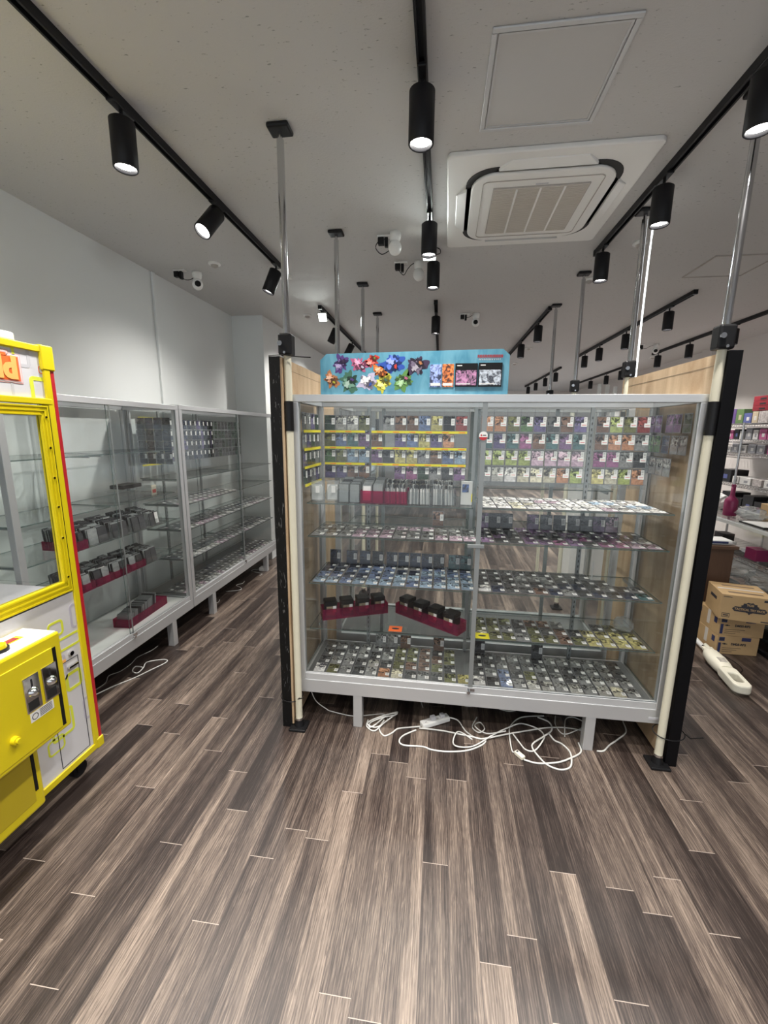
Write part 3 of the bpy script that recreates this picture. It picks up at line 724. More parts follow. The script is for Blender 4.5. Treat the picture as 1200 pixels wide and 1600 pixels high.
def lay(x0, n, pitch, rows, z, where, grp, indiv=1, y0=2.036, dy=.084, skip=()):
    """rows front to back; the first `indiv` rows are separate cards"""
    for ri, pal in enumerate(rows):
        pal = pal.split()
        for ci in range(n):
            if (ri, ci) in skip: continue
            cd = SH[pal[ci*len(pal)//n]] if len(pal) > 1 else SH[pal[0]]
            T = flat_T(x0+pitch*ci+ri*.0, y0+dy*ri, z+.0035, random.uniform(-.03, .03))
            if ri < indiv: card(T, cd, 'card lying flat, %s from left, %s row from front, %s' % (ORD[ci], ORD[ri], where), grp, (tfm, .020, .030))
            else: many(T, cd, flat=True)
lay(-.615, 12, .0705, ('gr pi gr pi', 'gr pi gr gr', 'gr gr pi gr'), 1.048, 'second left shelf', 'cards on the second left shelf', 1)
lay(-.615, 12, .0705, ('lb bl lb lb lb bl lb lb lb', 'bl na bl lb bl lb', 'na bl bl na lb bl', 'na na bl gr bl na'), .795, 'third left shelf', 'blue cards on the third left shelf', 2)
lay(-.622, 12, .0715, ('wh ol gr dk gr or cr dk gr dk ol ye', 'dk gr gr dk si dk ol br br ol dk gr', 'dk dk gr gr dk gr ol ol br br ol gr', 'dk gr dk gr gr dk ol ol br dk ol gr'), .276, 'bottom left deck', 'cards on the bottom left deck', 2, skip=((1, 11), (2, 11), (3, 11)))
lay(.245, 12, .0695, ('wh wh cr wh wh wh wh wh pi wh wh wh', 'wh cr wh wh wh lb', 'wh wh pi wh lb wh', 'wh wh wh wh'), 1.22, 'top right shelf', 'pale cards on the top right shelf', 2)
lay(.245, 12, .0695, ('pu dk dk pu pu ma pu dk ma ma pi pi', 'dk pu dk pu dk dk pu ma dk ma pu wh', 'dk dk pu dk pu dk pu dk', 'dk pu dk dk'), 1.048, 'second right shelf', 'cards on the second right shelf', 1)
lay(.245, 12, .0690, ('wh na dk dk br na gr dk na dk na te', 'dk dk gr dk gr na dk gr dk gr', 'dk gr dk dk', 'dk dk'), .795, 'third right shelf', 'dark cards on the third right shelf', 1, skip=((3, 9), (3, 10), (3, 11), (2, 10), (2, 11)))
lay(.245, 12, .0690, ('cr ol ol gr ol ol br ol ye ye ye ye', 'ol ol gr dk ol dk br dk ye ye ye ye', 'ol ol dk br br gr gr dk ol ol'), .54, 'fourth right shelf', 'olive and yellow cards on the fourth right shelf', 1, skip=((2, 7), (2, 8)))
lay(.247, 12, .0695, ('wh dk bl gr si si gr si gr si cr gr', 'dk gr bl dk ol gr gr dk gr si gr gr', 'dk dk gr dk gr gr dk dk dk gr gr dk', 'dk dk gr dk gr gr gr dk'), .276, 'bottom right deck', 'cards on the bottom right deck', 1)
# cards standing along the back of the lower shelves
def stand(xs, z, cds, lab, grp, y=2.385):
    for i, x in enumerate(xs):
        T = TR((x, y-.03, z+.002)) @ Matrix.Rotation(math.radians(-8), 4, 'X')
        cd = SH[cds.split()[i % len(cds.split())]]
        card(T, cd, 'card standing upright, %s from left, %s' % (ORD[i], lab), grp, (thm, .020, .05))
stand([-.60, -.50, -.42, -.345]+[-.26+.068*i for i in range(5)]+[.10, .165], .795+.0, 'na na na bk na na na na bk te te', 'behind the blue cards', 'dark cards standing behind the blue cards')
stand([.25, .315, .38, .52, .59, .66, .735, .80, .865, .93], 1.048, 'pu bk dk pu dk bk dk dk pu pi', 'behind the purple cards', 'dark cards standing on the second right shelf')
stand([-.32, -.25, -.17, .03], .276, 'gr gr br br', 'on the bottom left deck', 'cards standing on the bottom left deck')
stand([.0], 1.048, 'br', 'alone on the second left shelf', 'lone brown card')
stand([.27, .60], .276, 'bk dk', 'on the bottom right deck', 'cards standing on the bottom right deck')
# left wall showcases: everything there belongs to the uncounted lot
for ri in range(4):
    for ci in range(4): many(TR((-2.27, 2.945+.03+.072*ci, 1.66-.09*ri-CH)) @ Rl, random.choice(('dark grey', 'navy', 'grey')))
    for ci in range(11): many(TR((-2.27, 3.27+.072*ci, 1.66-.09*ri-CH)) @ Rl, random.choice(('navy', 'dark grey', 'violet')))
    for ci in range(11): many(TR((-2.27, 3.88+.07*ci, 1.66-.09*ri-CH)) @ Rl, random.choice(('dark green', 'dark grey')), tagged=False)
    for ci in range(4): many(TR((-2.22+.068*ci, 2.93, 1.60-.085*ri-CH+.06)), random.choice(('dark grey', 'navy', 'black')), tagged=ri == 3)
for z in (1.0, .80, .56, .275):
    for i in range(23):
        for j in range(3):
            if z == 1.0 and i > 11: continue
            many(TR((-1.94-.088*j, 3.0+.073*i, z+.003)) @ Rl @ Matrix.Rotation(math.radians(-88), 4, 'X'), random.choice(('white', 'grey', 'pink', 'silver') if j == 0 else ('dark grey', 'grey', 'navy')), flat=True)
ob = extra.build('trading_cards', ['card_edge', 'art_v', 'text_v', 'tag'], tint=True)
tag(ob, 'remaining small cards in the back shelf rows and the left wall showcases', 'cards', kind='stuff')

# label strips and clear pockets behind the hanging cards
def strip(x0, x1, y, z, yellow, lab, side=None):
    r = empty('card_rail', label=lab, cat='card rail')
    if side is None:
        b = MB().box(x0, x1, y, y+.002, z-.02, z+.006); b.build('clear_lip', 'acrylic', r)
        if yellow:
            s = MB().box(x0+.01, x1-.01, y-.0015, y, z-.011, z+.002).build('label_strip', 'railyel', r); k = MB()
            n = int((x1-x0)/.09)
            for i in range(n): xx = x0+.04+i*.09; k.box(xx, xx+.035, y-.002, y-.0015, z-.007, z-.003)
            k.build('lettering', 'orange', s)
    else:
        b = MB().box(side, side+.002, x0, x1, z-.02, z+.006); b.build('clear_lip', 'acrylic', r)
        if yellow: MB().box(side+.002, side+.0035, x0+.01, x1-.01, z-.011, z+.002).build('label_strip', 'railyel', r)
for ri in range(4):
    z = zt[ri]-CH
    strip(-.665, -.412, 2.360, z, ri < 3, 'card rail, %s row, left of the left slotted upright' % ORD[ri])
    strip(-.395, .150, 2.360, z, ri < 3, 'long card rail, %s row, centre of the left bay' % ORD[ri])
    strip(.208, .775, 2.360, z, False, 'long clear card rail, %s row, right bay' % ORD[ri])
    strip(.800, 1.075, 2.360, z, False, 'short clear card rail, %s row, right end of the right bay' % ORD[ri])
    strip(2.02, 2.33, 0, z, True, 'yellow edged card rail on the left side pane, %s row' % ORD[ri], side=-.669)
for k in range(5): # yellow strips of the far left case
    z = 1.66-.09*k
    r = empty('card_rail', label='yellow card rail in the far left showcase, %s from top' % ORD[k], cat='card rail'); MB().box(-2.26, -2.255, 2.96, 3.24, z-.006, z+.006).build('label_strip', 'railyel', r)
# clear empty pockets above the first row
for x0, x1, l in ((-.66, -.41, 'left of the left upright'), (-.39, .15, 'centre of the left bay'), (.21, .775, 'in the right bay'), (.80, 1.07, 'at the right end of the right bay')):
    b = MB(); n = max(1, round((x1-x0)/.068)); w = (x1-x0)/n
    b.box(x0, x1, 2.388, 2.3895, 1.29, 1.70)
    for i in range(n+1): b.box(x0+i*w-.001, x0+i*w+.001, 2.380, 2.388, 1.29, 1.70)
    tag(b.build('clear_pocket_sheet', 'acrylic'), 'clear plastic pocket sheet %s' % l, 'pocket sheet')

# ------------------------------------------------------------------ card bins on the top left shelf
def bin_(x, y, z, w, d, h, mt, rz, lab, grp, cols=2, fill='sleeve', ch=.088, frac=1.0):
    r = empty('card_bin', (x, y, z), rz, label=lab, cat='card bin', group=grp)
    t = .0022; b = MB(); b.box(-w/2, w/2, -d/2, d/2, 0, t).box(-w/2, w/2, -d/2, -d/2+t, t, h).box(-w/2, w/2, d/2-t, d/2, t, h)
    b.box(-w/2, -w/2+t, -d/2+t, d/2-t, t, h).box(w/2-t, w/2, -d/2+t, d/2-t, t, h); b.build('tray', mt, r)
    for k in range(1, cols): xx = -w/2+w*k/cols; MB().box(xx-.001, xx+.001, -d/2+t, d/2-t, t, h-.004).build('divider', mt, r)
    return r
filed = MB()
def fill(x, y, z, w, d, rz, cols=2, ch=.1, frac=1.0, dark=.25, lean=.12, edge=False):
    R = TR((x, y, z)) @ Matrix.Rotation(rz, 4, 'Z')
    if edge:
        for k in range(cols):
            cw = w/cols-.005; x0 = -w/2+w*k/cols+.003; n = int(cw/.0038); ln = random.uniform(-.10, .10)
            for j in range(2):
                for i in range(n):
                    hh = ch-.006+.012*j+random.uniform(-.003, .005); T = R @ TR((x0+i*.0038+abs(ln)*.01, -d/2+.006+j*.08, .003)) @ Matrix.Rotation(ln*(.3+.4*random.random()), 4, 'Y')
                    filed.box(0, .0028, 0, .068, 0, hh, 0 if random.random() < .5 else 2, T=T); filed.box(-.0004, .0032, -.0004, .06, hh-.016, hh+.001, 1 if random.random() < dark else 0, T=T)
        return
    for k in range(cols):
        cw = w/cols-.008; cx = -w/2+w*(k+.5)/cols; n = int(d*frac/.0062)
        for i in range(n):
            hh = ch+random.uniform(-.004, .004)+i*.0010; yy = -d/2+.006+i*.0062
            T = R @ TR((cx+random.uniform(-.0015, .0015), yy, .003)) @ Matrix.Rotation(-lean*random.uniform(.6, 1.2), 4, 'X')
            filed.box(-cw/2, cw/2, 0, .0038, 0, hh, 1 if random.random() < dark else 0, T=T)
            if random.random() < .15: filed.box(-cw/2+.004, cw/2-.004, -.0003, 0, .01, hh-.006, 2, T=T)
binx = [-.452+.119*i for i in range(5)]
for i, (x, mt, c) in enumerate(zip(binx, ('acrylic', 'pinkacr', 'pinkacr', 'acrylic', 'acrylic'), ('clear', 'dark pink', 'dark pink', 'clear', 'clear'))):
    bin_(x, 2.14, 1.221, .117, .17, .064, mt, 0, '%s two-row card bin, %s from left on the top left shelf' % (c, ORD[i]), 'card bins on the top left shelf')
    fill(x, 2.14, 1.221, .108, .160, 0, ch=.098 if i > 1 else .088, dark=(.1, .12, .7, .75, .4)[i], edge=i > 1)
# L1 bins (left wall showcase)
for i, (y, mt, c, w) in enumerate(((1.99, 'pinkacr', 'pink', .10), (2.13, 'acrylic', 'clear', .17), (2.30, 'acrylic', 'clear', .15), (2.47, 'acrylic', 'clear', .15), (2.62, 'acrylic', 'clear', .12))):
    bin_(-2.03, y, .921, w-.01, .20, .05, mt, PI/2, '%s card bin, %s from left on the middle shelf of the left showcase' % (c, ORD[i]), 'bins on the middle shelf of the left showcase', fill=0)
    fill(-2.03, y, .921, w-.022, .18, PI/2, ch=.088, dark=.7, lean=.12)
for i, (y, mt, c) in enumerate(((1.98, 'pinkacr', 'pink'), (2.12, 'pinkacr', 'pink'), (2.26, 'pinkacr', 'pink'), (2.40, 'pinkacr', 'pink'), (2.55, 'acrylic', 'clear'))):
    bin_(-2.02, y, .681, .13, .19, .045, mt, PI/2, '%s card bin, %s from left on the lower shelf of the left showcase' % (c, ORD[i]), 'bins on the lower shelf of the left showcase')
    fill(-2.02, y, .681, .116, .17, PI/2, ch=.085, dark=.5, frac=.9, lean=.14)
bin_(-2.07, 2.56, .275, .12, .42, .06, 'pinkacr', .06, 'long pink card bin on the white base of the left showcase', None, 1)
fill(-2.07, 2.56, .278, .104, .40, .06, cols=1, ch=.075, frac=.72, dark=.3)
bin_(-2.06, 2.55, 1.121, .42, .16, .06, 'acrylic', PI/2, 'scalloped clear tray on the upper shelf of the left showcase', None, 4)
ob = filed.build('filed_cards', ['sleeve', 'sleeve_b', 'tag'])
tag(ob, 'sleeved cards filed upright in the clear and pink bins', 'filed cards', kind='stuff')
tt = empty('yellow_tag', (-1.99, 2.70, 1.121), PI/2, label='small yellow tag with red print on the upper shelf of the left showcase', cat='tag')
MB().box(-.025, .025, 0, .004, 0, .07).build('plate', 'cream', tt, bevel=.004); MB().box(-.018, .018, -.001, 0, .015, .04).build('print', 'redink', tt)
tag(MB().box(-2.12, -2.02, 2.45, 2.62, 1.19, 1.215).build('deck_box', 'black', bevel=.004), 'flat black box on the clear tray in the left showcase', 'box')

# pink bins with black deck boxes on the fourth left shelf
def deck_bin(x, y, rz, L_, boxes, lab):
    bin_(x, y, .541, L_, .085, .062, 'pinkacr', rz, lab, None, 1)
    R = TR((x, y, .544)) @ Matrix.Rotation(rz, 4, 'Z')
    return R
R1 = deck_bin(-.46, 2.235, .42, .38, 4, 'pink bin of four black deck boxes, left on the fourth shelf')
R2 = deck_bin(-.03, 2.20, -.60, .42, 4, 'pink bin of four black deck boxes, right on the fourth shelf')
def deck_box(T, lab, grp):
    r = bpy.data.objects.new('deck_box', None); COL.objects.link(r); r.matrix_world = T; tag(r, lab, 'deck box', grp)
    MB().box(-.034, .034, -.035, .035, 0, .075).build('box_body', 'black', r, bevel=.004)
    MB().box(-.036, .036, -.037, .037, .075, .100).build('lid', 'black', r, bevel=.005)
    c = MB().box(-.026, .022, -.0362, -.035, .02, .072).build('picture', 'text', r); c.color = (.25, .22, .15, 1)
    MB().box(.010, .028, -.0385, -.037, .038, .074).build('price_tag', 'tag', r)
for i in range(4):
    deck_box(R1 @ TR((-.14+.093*i, 0, .0)), 'black deck box, %s from left in the left pink bin' % ORD[i], 'deck boxes in the left pink bin')
    deck_box(R2 @ TR((-.155+.10*i, 0, .0)), 'black deck box, %s from left in the right pink bin' % ORD[i], 'deck boxes in the right pink bin')
# small printed signs lying on shelves
for x, y, z, mt, c in ((-.205, 2.075, .541, 'orange', 'orange'), (.245, 2.055, .546, 'cream', 'yellow')):
    r = empty('shelf_sign', (x, y, z), label='small %s sign card with dark mark at the front of the fourth shelf' % c, cat='sign')
    MB().box(-.035, .035, -.03, .03, .003, .005).build('card_sheet', mt if mt == 'orange' else 'railyel', r)
    MB().prism([(.02*math.cos(a*PI/8), .009*math.sin(a*PI/8)) for a in range(16)], P3(.005), P3(.0056)).build('mark', 'ink', r)
# bagged lots and boxed kit at both ends of the bins
for i, (x, yy) in enumerate(((-.625, 2.10), (-.548, 2.12))):
    r = empty('bagged_card_lot', (x, yy, 1.221), label='clear bag of white cards, %s of the two left of the bins' % ('left' if i == 0 else 'right'), cat='bag')
    b = MB(); rng = random.Random(i); nx, nz = 9, 9
    R_ = []
    for k in range(nz):
        t = k/(nz-1); dd = .028*(1-t)**.5+.003; ww = .036+.003*math.sin(t*5+i)
        R_.append([Vector((ww*math.cos(a)+rng.uniform(-.003, .003), dd*math.sin(a)+rng.uniform(-.003, .003), .105*t)) for a in [2*PI*q/14 for q in range(14)]])
    b.rings(R_, smooth=False); b.build('bag', 'film', r)
    for q in range(4): c = MB().box(-.027, .027, -.012+.007*q, -.010+.007*q, .006, .085-.004*q).build('card_bundle', 'tag', r)
    MB().box(.0, .02, -.0335, -.032, .045, .08).build('price_tag', 'tag', r)
r = empty('boxed_kit', (.135, 2.10, 1.221), label='clear boxed card kit with blue picture at the right end of the bins', cat='box')
MB().box(-.032, .032, -.02, .02, 0, .125).build('clear_box', 'acrylic', r); MB().box(-.027, .027, -.005, .012, .003, .118).build('insert', 'tag', r)
c = MB().box(-.022, .010, -.0065, -.005, .065, .105).build('picture', 'art', r); c.color = (.05, .10, .30, 1)
MB().box(.022, .027, -.021, -.0201, .02, .06).build('yellow_label', 'railyel', r)
# crumpled bag on the fourth right shelf
def crumple(name, loc, sx, sy, sz, mt, lab, cat, seed=1, n=12):
    rng = random.Random(seed); b = MB(); R_ = []
    for k in range(n+1):
        t = k/n; rr = math.sin(PI*min(.97, t*.9+.06)); z = sz*(1-math.cos(PI*t))/2
        R_.append([Vector((sx*rr*math.cos(a)*rng.uniform(.8, 1.15), sy*rr*math.sin(a)*rng.uniform(.8, 1.15), z*rng.uniform(.94, 1.0))) for a in [2*PI*q/16 for q in range(16)]])
    b.rings(R_, smooth=False); o = b.build(name, mt, loc=loc); tag(o, lab, cat); return o
crumple('plastic_bag', (.99, 2.23, .548), .05, .045, .08, 'film', 'crumpled clear plastic bag on the fourth right shelf', 'bag', 3)
MBt = MB().tube((.835, 2.30, .80), (.84, 2.31, .90), .003, 8); tag(MBt.build('white_stick', 'white'), 'thin white stick standing on the third right shelf', 'stick')

# ------------------------------------------------------------------ banner on top of the card case
bn = empty('display_banner', (-.57, 2.0, 1.7455), label='blue display board with colourful abstract artwork on top of the glass case', cat='banner')
BW, BH = .858, .190
poly = [(0, 0), (BW, 0), (BW, BH-.022), (BW-.03, BH+.004), (.03, BH-.008), (0, BH-.036)]
MB().prism(poly, lambda a, c: (a, 0, c), lambda a, c: (a, .008, c)).build('board', 'banner', bn)
def BX(px, py): return ((px-35)/1145*BW, (285-py)/265*.186+.004)
def star(cx, cy, r, n, seed, y, m, sq=1.0):
    rng = random.Random(seed); out = []
    ph = [rng.uniform(0, 6.28) for _ in range(4)]; N_ = 44
    for i in range(N_):
        a = 2*PI*i/N_; rr = r*(.74+.20*math.sin(2*a+ph[0])+.16*math.sin(5*a+ph[1])+.12*math.sin(9*a+ph[2])+rng.uniform(-.10, .10)); out.append((cx+rr*math.cos(a), cy+rr*sq*math.sin(a)))
    return out
art = [(165, 95, .040, 'violet', (.10, .05, .22)), (285, 100, .040, 'pink', (.50, .12, .25)), (360, 78, .032, 'red', (.60, .05, .03)), (490, 98, .052, 'blue', (.03, .09, .42)), (640, 112, .050, 'black', (.05, .03, .07)),
       (105, 195, .038, 'brown', (.48, .20, .08)), (220, 212, .048, 'dark green', (.06, .17, .11)), (335, 208, .044, 'white', (.60, .55, .72)), (430, 215, .044, 'yellow', (.58, .55, .05)), (412, 145, .034, 'orange', (.75, .20, .04)), (555, 205, .046, 'green', (.12, .28, .07))]
for i, (px, py, rr, nm, c) in enumerate(art):
    cx, cz = BX(px, py); layers = [(1.12, c), (.80, tuple(v*.35 for v in c)), (.62, tuple(min(1, v*1.6+.1) for v in c)), (.46, tuple(v*.2 for v in c)), (.36, tuple(min(1, v*1.5+.35) for v in c)), (.2, art[(i*3+4) % 11][4])]
    mts = []
    for li, (k, cc) in enumerate(layers): mts.append(mat('artwork_tint', cc, .4))
    b = MB()
    for li, (k, cc) in enumerate(layers):
        pl = star(cx+(.0026*li if li % 2 else -.0028*li), cz+.0024*li*(1 if (i+li) % 2 else -1), rr*k, 9-li, i*7+li, 0, 0, .95); y0 = -.0006*(li+1)
        b.prism(pl, lambda a, q, y0=y0: (a, y0+.0006, q), lambda a, q, y0=y0: (a, y0, q), m=li)
    b.build('colour_burst', mts, bn)
def ppack(px0, px1, py0, py1, deck, cols, nm):
    x0, z0 = BX(px0, py1); x1, z1 = BX(px1, py0)
    mts = ['black' if deck else 'text']
    o = MB().box(x0, x1, -.006 if deck else -.003, 0, z0, z1).build(nm, 'black' if deck else 'art', bn); o.color = (*cols, 1)
    if deck:
        q = MB().box(x0+.004, x1-.004, -.0068, -.006, z0+.006, z1-.030).build('picture', 'art', o); q.color = (*cols, 1)
        MB().box(x0+.008, x0+.030, -.0068, -.006, z1-.012, z1-.008).box(x0+.006, x1-.03, -.0072, -.0068, z0+.010, z0+.014).build('lettering', 'tag', o)
    else: MB().box(x0+.004, x1-.004, -.0036, -.003, z0+.006, z0+.018).build('lettering', 'tag', o)
ppack(716, 785, 105, 245, 0, (.25, .32, .65), 'card_pack'); ppack(790, 858, 103, 245, 0, (.75, .20, .05), 'card_pack')
ppack(866, 997, 100, 243, 1, (.35, .16, .30), 'boxed_deck'); ppack(1003, 1140, 98, 243, 1, (.40, .44, .52), 'boxed_deck')
b = MB()
rng = random.Random(5); x = BX(995, 50)[0]
while x < BX(1135, 50)[0]:
    w = rng.uniform(.006, .010); z = BX(0, 58)[1]
    b.box(x, x+w*.25, -.0012, 0, z-.006, z+.006).box(x, x+w*.9, -.0012, 0, z+.003, z+.006).box(x+w*.6, x+w*.85, -.0012, 0, z-.006, z+.002).box(x, x+w*.9, -.0012, 0, z-.002, z); x += w*1.15
b.build('title_lettering', 'redink', bn)
b = MB(); x = BX(1003, 50)[0]
while x < BX(1125, 50)[0]:
    w = rng.uniform(.005, .008); z = BX(0, 77)[1]; b.box(x, x+w*.3, -.0012, 0, z-.003, z+.003).box(x, x+w*.8, -.0012, 0, z+.0015, z+.003); x += w*1.2
b.build('subtitle_lettering', 'tag', bn)

# ------------------------------------------------------------------ yellow prize machine
def prize_machine():
    r = empty('prize_machine', (-1.55, 1.575, 0), label='tall yellow prize machine with coin slots, cut by the left edge', cat='arcade machine')
    # local: x = into the machine is -x ; y runs from 0 (far end) to -.86 (near end)
    Lm, Dp = .86, .80
    def B(*a, **k): return MB().box(*a, **k)
    # base cabinet
    B(-Dp, -.004, -Lm+.02, -.02, .10, .885).build('base_cabinet', 'cabwhite', r)
    b = B(-.03, .004, -Lm, 0, .105, .135).box(-Dp, -.03, -.02, 0, .105, .135); b.build('bottom_trim', 'yellow', r, bevel=.003)
    b = B(-.03, .004, -.048, -.022, .135, 1.81); b.build('corner_trim', 'yellow', r, bevel=.002)
    B(-.034, .001, -.022, -.001, .135, 1.81).build('red_edge', 'red', r, bevel=.004)
    B(-.04, .006, -.055, .002, 1.80, 1.895).build('corner_cap', 'yellow', r, bevel=.005); B(-.04, .007, -.035, .002, .10, .15).build('corner_cap', 'yellow', r, bevel=.005)
    # marquee
    B(-Dp, -.006, -Lm, -.022, 1.69, 1.87).build('marquee_box', 'cabwhite', r)
    B(-Dp, .003, -Lm, -.05, 1.865, 1.89).build('top_trim', 'yellow', r, bevel=.003); B(-.03, .005, -Lm, -.03, 1.668, 1.692).build('marquee_trim', 'yellow', r, bevel=.003)
    B(-.5, -.03, -Lm+.1, -.115, 1.89, 1.925).build('top_lamp', 'ivory', r, bevel=.008)
    # window frame, ribbed
    b = MB(); y0, y1, z0, z1 = -Lm+.05, -.052, .895, 1.664; w = .038
    for i in range(5):
        o_ = i*w/5; e = (i+.75)*w/5; x = .002+.002*((i+1) % 2)
        b.box(-.02, x, y0+o_, y1-o_, z1-e, z1-o_).box(-.02, x, y0+o_, y1-o_, z0+o_*1.3, z0+e*1.3)
        b.box(-.02, x, y1-e*.9, y1-o_*.9, z0+e*1.3, z1-e).box(-.02, x, y0+o_, y0+e, z0+e*1.3, z1-e)
    b.box(-.021, .0015, y0, y1, z1-w, z1).box(-.021, .0015, y0, y1, z0, z0+w*1.3).box(-.021, .0015, y1-w*.9, y1, z0, z1).box(-.021, .0015, y0, y0+w, z0, z1)
    f = b.build('window_frame', 'yellow', r)
    k = MB()
    for z in (1.62, 1.50, 1.38, 1.26, 1.13, .96): k.tube((.003, y1-.016, z), (.007, y1-.016, z), .0045, 12)
    k.build('rivets', 'chrome', f)
    B(-.012, .0035, -.050, -.0485, .92, 1.66).build('door_gap', 'black', r)
    pane(-.014, -.010, y0+w, y1-w*.9, z0+w*1.3, z1-w, 'window_glass', 'glass', r)
    pane(-Dp+.03, -.03, -.014, -.010, .90, 1.67, 'side_glass', 'glass', r)
    for x in (-Dp,): B(x, x+.03, -.03, 0, .13, 1.87).build('rear_post', 'yellow', r)
    B(-Dp, -Dp+.01, -Lm, -.03, .885, 1.69).build('back_panel', 'upright', r)
    B(-Dp+.02, -.02, -Lm+.02, -.03, .885, .892).build('prize_floor', 'greyp', r)
    # printed rounded squares on the front
    def ringp(cy, cz, w_, h_, r_, t, mt, x=-.0045, rot=0):
        rr = MB(); R = Matrix.Rotation(rot, 2)
        fz = lambda a, c, s: (x+.0012*s, cy+(R @ Vector((a, c)))[0], cz+(R @ Vector((a, c)))[1])
        ring_prism(rr, rrect(w_, h_, r_, 5), rrect(w_-t, h_-t, max(.004, r_-t), 5), fz); return rr.build('printed_motif', mt, r)
    XF = -.0062
    ringp(-.060, 1.722, .046, .050, .016, .015, 'lime', XF); ringp(-.128, 1.840, .036, .040, .014, .012, 'greyp', XF-.0003); ringp(-.215, 1.715, .045, .034, .016, .009, 'greyp', XF); ringp(-.20, 1.85, .05, .022, .014, .010, 'lime', XF)
    for (cy, cz, w_, h_, t, mt) in ((-.150, .76, .036, .034, .010, 'lime'), (-.115, .68, .075, .030, .010, 'lime'), (-.06, .78, .018, .055, .010, 'lilac'), (-.10, .50, .040, .042, .014, 'lime'), (-.16, .58, .035, .06, .010, 'lilac'), (-.052, .33, .022, .055, .012, 'lilac'), (-.18, .34, .055, .060, .012, 'lime'), (-.22, .27, .04, .035, .008, 'lime')):
        ringp(cy, cz, w_, h_, .018, t, mt)
    # logo on the marquee
    M4 = Matrix(((0, 0, 1, 0), (1, 0, 0, 0), (0, 1, 0, 0), (0, 0, 0, 1)))
    for k_, (e, mt) in enumerate(((.010, 'pinkline'), (.007, 'white'), (.004, 'pinkline'), (0, 'orange'))):
        x = -.005+.0006*k_
        MB().box(-.0058, x, -.36-e, -.142+e, 1.748-e, 1.832+e).box(-.0058, x, -.205-e, -.185+e, 1.83, 1.842+e).build('logo_plate', mt, r)
    text_mesh('logo_lettering', 'ld', .105, 'peach', r, TR((-.0020, -.150, 1.789)) @ M4, bold=.0055, xs=.98, align='RIGHT')
    ringp(-.052, 1.80, .010, .014, .008, .002, 'orange', XF)
    # service door on the base
    b = MB(); t = .0025; ys, ye, zl, zh = -.21, -.066, .145, .600
    b.box(-.0042, -.0025, ys, ye, zl, zl+t).box(-.0042, -.0025, ye-t, ye, zl, zh).box(-.0042, -.0025, ys, ys+t, zl, zh).box(-.0042, -.0025, ys, ye, zh-t, zh); d = b.build('service_door_seam', 'ink', r)
    MB().tube((-.004, -.10, .625), (.006, -.10, .625), .010, 14).build('lock', 'chrome', r)
    MB().box(-.003, .008, -.125, -.075, .563, .573).build('door_handle', 'chrome', r, bevel=.002)
    MB().box(-.004, -.0032, -.150, -.125, .598, .612).build('caution_label', 'peach', r)
    # control box
    yr = -.278; xb = .15; zt_ = .829; zb_ = .437; yl = -.80
    cb = B(-.004, xb, yl, yr, zb_, zt_).build('control_box', 'yellow', r, bevel=.008)
    B(.004, xb-.008, yl+.01, yr-.008, zt_, zt_+.003).build('control_panel', 'white', cb)
    B(.04, .075, -.42, -.345, zt_+.003, zt_+.0045).build('display_surround', 'railyel', cb); B(.045, .070, -.41, -.36, zt_+.0045, zt_+.006).build('display', 'led_red', cb)
    MB().tube((.085, -.445, zt_+.003), (.085, -.445, zt_+.014), .030, 24).build('button_collar', 'black', cb); MB().tube((.085, -.445, zt_+.014), (.085, -.445, zt_+.026), .024, 24, r2=.022).build('push_button', 'yellow', cb)
    B(xb, xb+.0015, yr-.040, yr-.026, zb_+.02, zt_-.05).build('hinge_gap', 'black', cb)
    B(xb, xb+.004, yl+.02, yr-.042, zb_+.02, zt_-.045).build('coin_door', 'yellow', cb, bevel=.002)
    for k_, yc in enumerate((-.345, -.415)):
        s = B(xb+.004, xb+.008, yc-.029, yc+.029, .595, .728).build('coin_slot_plate', 'chrome', cb, bevel=.003)
        B(xb+.008, xb+.0088, yc-.022, yc+.016, .602, .636).build('return_opening', 'slot', s)
        MB().lathe((xb+.008, yc+.002, .665), [(0, .018), (.010, .014), (.017, .004), (.019, 0)], 16, T=Matrix.Rotation(PI/2, 3, 'Y')).build('return_knob', 'chrome', s)
        B(xb+.008, xb+.010, yc-.002, yc+.002, .685, .715).build('coin_slit', 'slot', s)
    lb = B(xb+.004, xb+.0052, -.435, -.345, .555, .590).build('instruction_label', 'white', cb)
    ik = MB()
    for k_ in range(5): ik.box(xb+.0052, xb+.0058, -.400, -.352, .560+.006*k_, .5625+.006*k_)
    ring_prism(ik, rrect(.012, .012, .0119, 5, 0, 0), rrect(.0095, .0095, .0094, 5), lambda a, c, s: (xb+.0052+.0006*s, -.418+a, .572+c)); ik.build('lettering', 'ink', lb)
    MB().tube((xb+.004, -.50, .54), (xb+.02, -.50, .54), .014, 14).tube((xb+.02, -.50, .54), (xb+.028, -.50, .54), .009, 12).build('door_lock', 'yellow', cb)
    # prize door below
    pf = B(-.004, .045, yl, -.335, .115, .435).build('prize_chute', 'yellow', r, bevel=.012)
    B(.045, .048, yl+.01, -.375, .16, .42).build('prize_flap', 'yellow_shade', pf, bevel=.002); B(.045, .0475, -.372, -.360, .20, .41).build('flap_gap', 'black', pf)
    # castors
    for x, y in ((-.06, -.09), (-Dp+.08, -.09), (-.06, -Lm+.1)):
        c = MB().box(x-.03, x+.03, y-.03, y+.03, .088, .10).box(x-.020, x-.016, y-.02, y+.02, .03, .09).box(x+.016, x+.020, y-.02, y+.02, .03, .09).build('castor', 'black', r)
        MB().tube((x-.014, y, .036), (x+.014, y, .036), .036, 20).build('wheel', 'black', c)
    return r
prize_machine()

